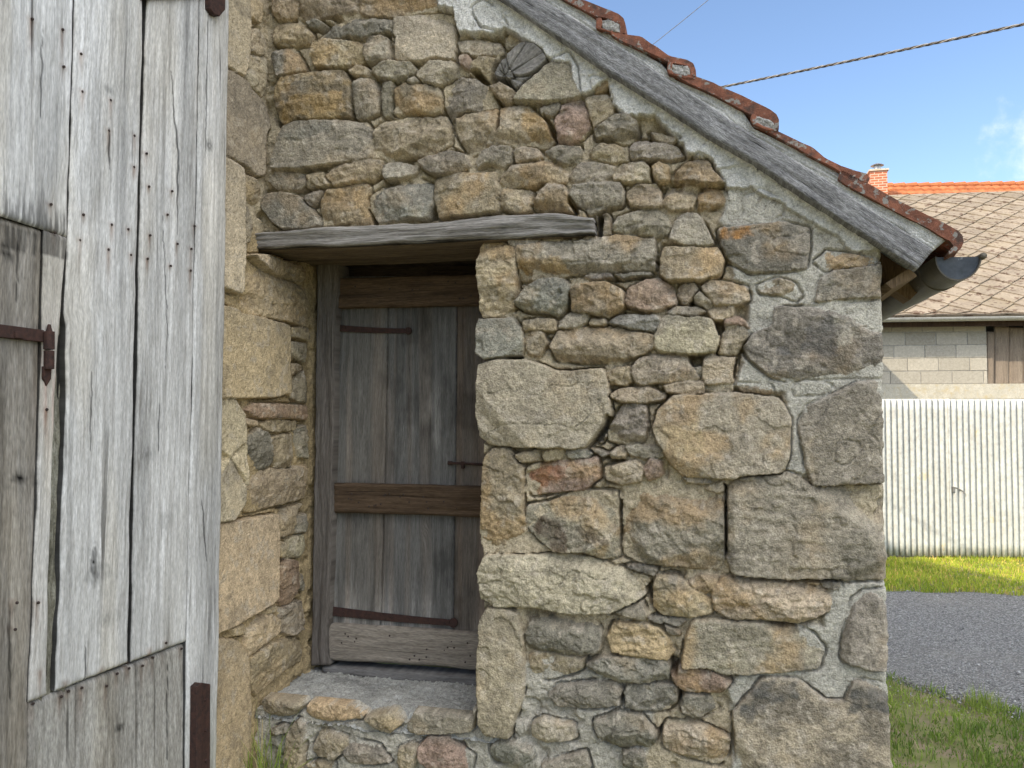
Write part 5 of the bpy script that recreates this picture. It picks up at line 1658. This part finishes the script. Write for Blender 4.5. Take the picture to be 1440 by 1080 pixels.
# sheet with a ragged edge
xs = np.concatenate([np.arange(-1, 9, .05), np.linspace(9.5, 30, 20)]); ys = np.concatenate([np.linspace(-30, 1.5, 20), np.arange(1.6, 7.8, .05)])
RX, RY = np.meshgrid(xs, ys)
qq = np.stack([RX.ravel() + .10 * fbm(RX.ravel() * 3, RY.ravel() * 3, 6, 4), RY.ravel() + .10 * fbm(RX.ravel() * 3, RY.ravel() * 3, 7, 4)], -1)
sdr = sdpoly(qq, road_poly).reshape(RX.shape)
rm = MB(); rm.grid(np.stack([RX, RY, np.where(sdr > 0, .006 + .010 * fbm(RX * 1.5, RY * 1.5, 9, 3), -.06)], -1), None, flip=True)
tag(rm.build('gravel_road', m, smooth=True), kind='structure')


def blades(rng, X, Y, hgt, wid, z0=0.0, lean=.5):
    n = len(X); a = rng.uniform(0, 2 * np.pi, n); hgt = hgt * rng.uniform(.5, 1.25, n)
    dx, dy = np.cos(a), np.sin(a); wv = wid * rng.uniform(.6, 1.3, n)
    ld = rng.uniform(0, 2 * np.pi, n); lm = rng.uniform(.05, lean, n) * hgt
    lx, ly = np.cos(ld) * lm, np.sin(ld) * lm
    P = np.empty((n, 5, 3))
    for k, (s, hf, lf) in enumerate(((-1, 0, 0), (1, 0, 0), (1, .55, .35), (-1, .55, .35), (0, 1, 1))):
        ww = wv * (1 if hf == 0 else .75)
        P[:, k, 0] = X + s * dx * ww + lx * lf; P[:, k, 1] = Y + s * dy * ww + ly * lf; P[:, k, 2] = z0 + hgt * hf * np.sqrt(np.clip(1 - (lm / np.maximum(hgt, 1e-6) * lf) ** 2, .3, 1))
    i = np.arange(n)[:, None] * 5
    return P.reshape(-1, 3), np.concatenate([i + [0, 1, 2, 3]]).tolist() + np.concatenate([i + [3, 2, 4]]).tolist()


m, nt, b = mat('grass_blade'); N = NT(nt)
N.l.new(N.attr('Col'), b.inputs['Base Color']); b.inputs['Roughness'].default_value = .6
b.inputs['Specular IOR Level'].default_value = .3
tr = nt.nodes.new('ShaderNodeBsdfTranslucent'); N.l.new(N.attr('Col'), tr.inputs['Color'])
ms = nt.nodes.new('ShaderNodeMixShader'); ms.inputs[0].default_value = .35
N.l.new(b.outputs[0], ms.inputs[1]); N.l.new(tr.outputs[0], ms.inputs[2])
N.l.new(ms.outputs[0], [x for x in nt.nodes if x.type == 'OUTPUT_MATERIAL'][0].inputs[0])
M_GRASS = m


def gcol(rng, X, Y, dry):
    k = rng.uniform(0, 1, len(X)) + .5 * fbm(X * 2.5, Y * 2.5, 14, 3) * 1.4
    k = np.clip(k, 0, 1)[:, None]
    c = np.array((.135, .225, .038)) * (1 - k) + np.array((.37, .455, .09)) * k
    d = (rng.uniform(0, 1, len(X)) < dry)[:, None]
    c = np.where(d, np.array((.46, .38, .20)) * (.7 + .6 * k), c)
    return np.repeat(c, 5, axis=0)


rng = np.random.RandomState(21)
gr_ = MB()
ramp_l = np.array(NEAR)
X = rng.uniform(1.25, 4.2, 120000); Y = rng.uniform(1.6, 6.3, 120000)
inside = sdpoly(np.stack([X + .14 * fbm(X * 3, Y * 3, 6, 4), Y + .14 * fbm(X * 3, Y * 3, 7, 4)], -1), road_poly)
wall_d = (np.stack([X, Y], -1) - FW.P(UC, 0, 0)[:2]) @ np.array([SD[1], -SD[0]])
ok = (inside < .04) & (wall_d > .0) & (fbm(X * 2.2, Y * 2.2, 40, 3) + rng.uniform(-.5, .5, len(X)) > -.22 - .5 * (wall_d < .25))
X, Y = X[ok], Y[ok]
dens = (fbm(X * 3.3, Y * 3.3, 41, 3))
P_, F_ = blades(rng, X, Y, .026 + .022 * np.clip(dens, -.5, 1) + .045 * (np.abs(fbm(X * 9, Y * 9, 44, 2)) > .42), .0030, lean=1.0)
gr_.add(P_, F_, None, gcol(rng, X, Y, .10))
X = rng.uniform(1.0, 9.5, 52000); Y = rng.uniform(6.9, 8.95, 52000)
inside = sdpoly(np.stack([X + .12 * fbm(X * 3, Y * 3, 6, 4), Y + .12 * fbm(X * 3, Y * 3, 7, 4)], -1), road_poly)
ok = (inside < .02); X, Y = X[ok], Y[ok]
P_, F_ = blades(rng, X, Y, .05 + .03 * fbm(X * 2, Y * 2, 43, 3), .0045, lean=1.0)
gr_.add(P_, F_, None, gcol(rng, X, Y, .14) * np.array((1.5, 1.32, .8)))
tag(gr_.build('grass', M_GRASS), kind='stuff')


rng = np.random.RandomState(77)
n = 9000
X = rng.uniform(1.6, 6.0, n); Y = rng.uniform(3.6, 7.5, n)
sd_ = sdpoly(np.stack([X, Y], -1), road_poly)
ok = (sd_ > -.28 + rng.exponential(.1, n) * 0) & ((sd_ > 0) | (rng.uniform(0, 1, n) < .45))
X, Y = X[ok], Y[ok]; n = len(X)
r_ = rng.uniform(.0025, .0062, n) * (1 + (rng.uniform(0, 1, n) < .06) * 1.2)
oc = np.array([(1, 0, 0), (0, 1, 0), (-1, 0, 0), (0, -1, 0), (0, 0, .7), (0, 0, -.7)])
V = oc[None] * rng.uniform(.6, 1.3, (n, 6, 1)) * r_[:, None, None]
an = rng.uniform(0, 6.28, n); ca, sa = np.cos(an)[:, None], np.sin(an)[:, None]
V = np.stack([V[..., 0] * ca - V[..., 1] * sa + X[:, None], V[..., 0] * sa + V[..., 1] * ca + Y[:, None], V[..., 2] + .010 + r_[:, None] * .35], -1)
F_ = (np.arange(n)[:, None, None] * 6 + np.array([(0, 1, 4), (1, 2, 4), (2, 3, 4), (3, 0, 4), (1, 0, 5), (2, 1, 5), (3, 2, 5), (0, 3, 5)])[None]).reshape(-1, 3).tolist()
cg = np.repeat((np.array((.42, .40, .37)) * rng.uniform(.45, 1.5, (n, 1))), 6, axis=0)
lg = MB(); lg.add(V.reshape(-1, 3), F_, None, cg)
tag(lg.build('loose_gravel', m_plain('gravel_stone', (.8, .8, .8), (1, 1, 1), 40, .9)), kind='stuff')


def tuft(name, x, y, n, rad, hgt, label, cat, seed, z0=0.0, lean=.6, wid=.003, dry=.12):
    rng = np.random.RandomState(seed)
    r = rad * np.sqrt(rng.uniform(0, 1, n)); a = rng.uniform(0, 6.283, n)
    X, Y = r * np.cos(a), r * np.sin(a)
    P_, F_ = blades(rng, X, Y, hgt * (1 - .4 * r / rad), wid, lean=lean)
    t_ = MB(); t_.add(P_, F_, None, gcol(rng, X + x, Y + y, dry))
    o = t_.build(name, M_GRASS); o.location = (x, y, z0)
    return tag(o, label, cat)


p = FW.P(*FW.hit(372, 1100, .09), .09)
tuft('grass_tuft', p[0], p[1], 95, .075, .46, 'thin tuft of long grass at the foot of the wall beside the door step', 'grass tuft', 3, wid=.0026, lean=.75)
p = gp(1385, 995); tuft('grass_tuft', p[0], p[1], 160, .10, .13, 'small feathery green tuft growing alone at the near edge of the gravel road', 'grass tuft', 5, wid=.002, lean=.8)
p = gp(1418, 1000); tuft('grass_tuft', p[0], p[1], 60, .05, .06, 'tiny low clump of grass out in the gravel nearest the right of the photo', 'grass tuft', 6, wid=.003, lean=1.0)
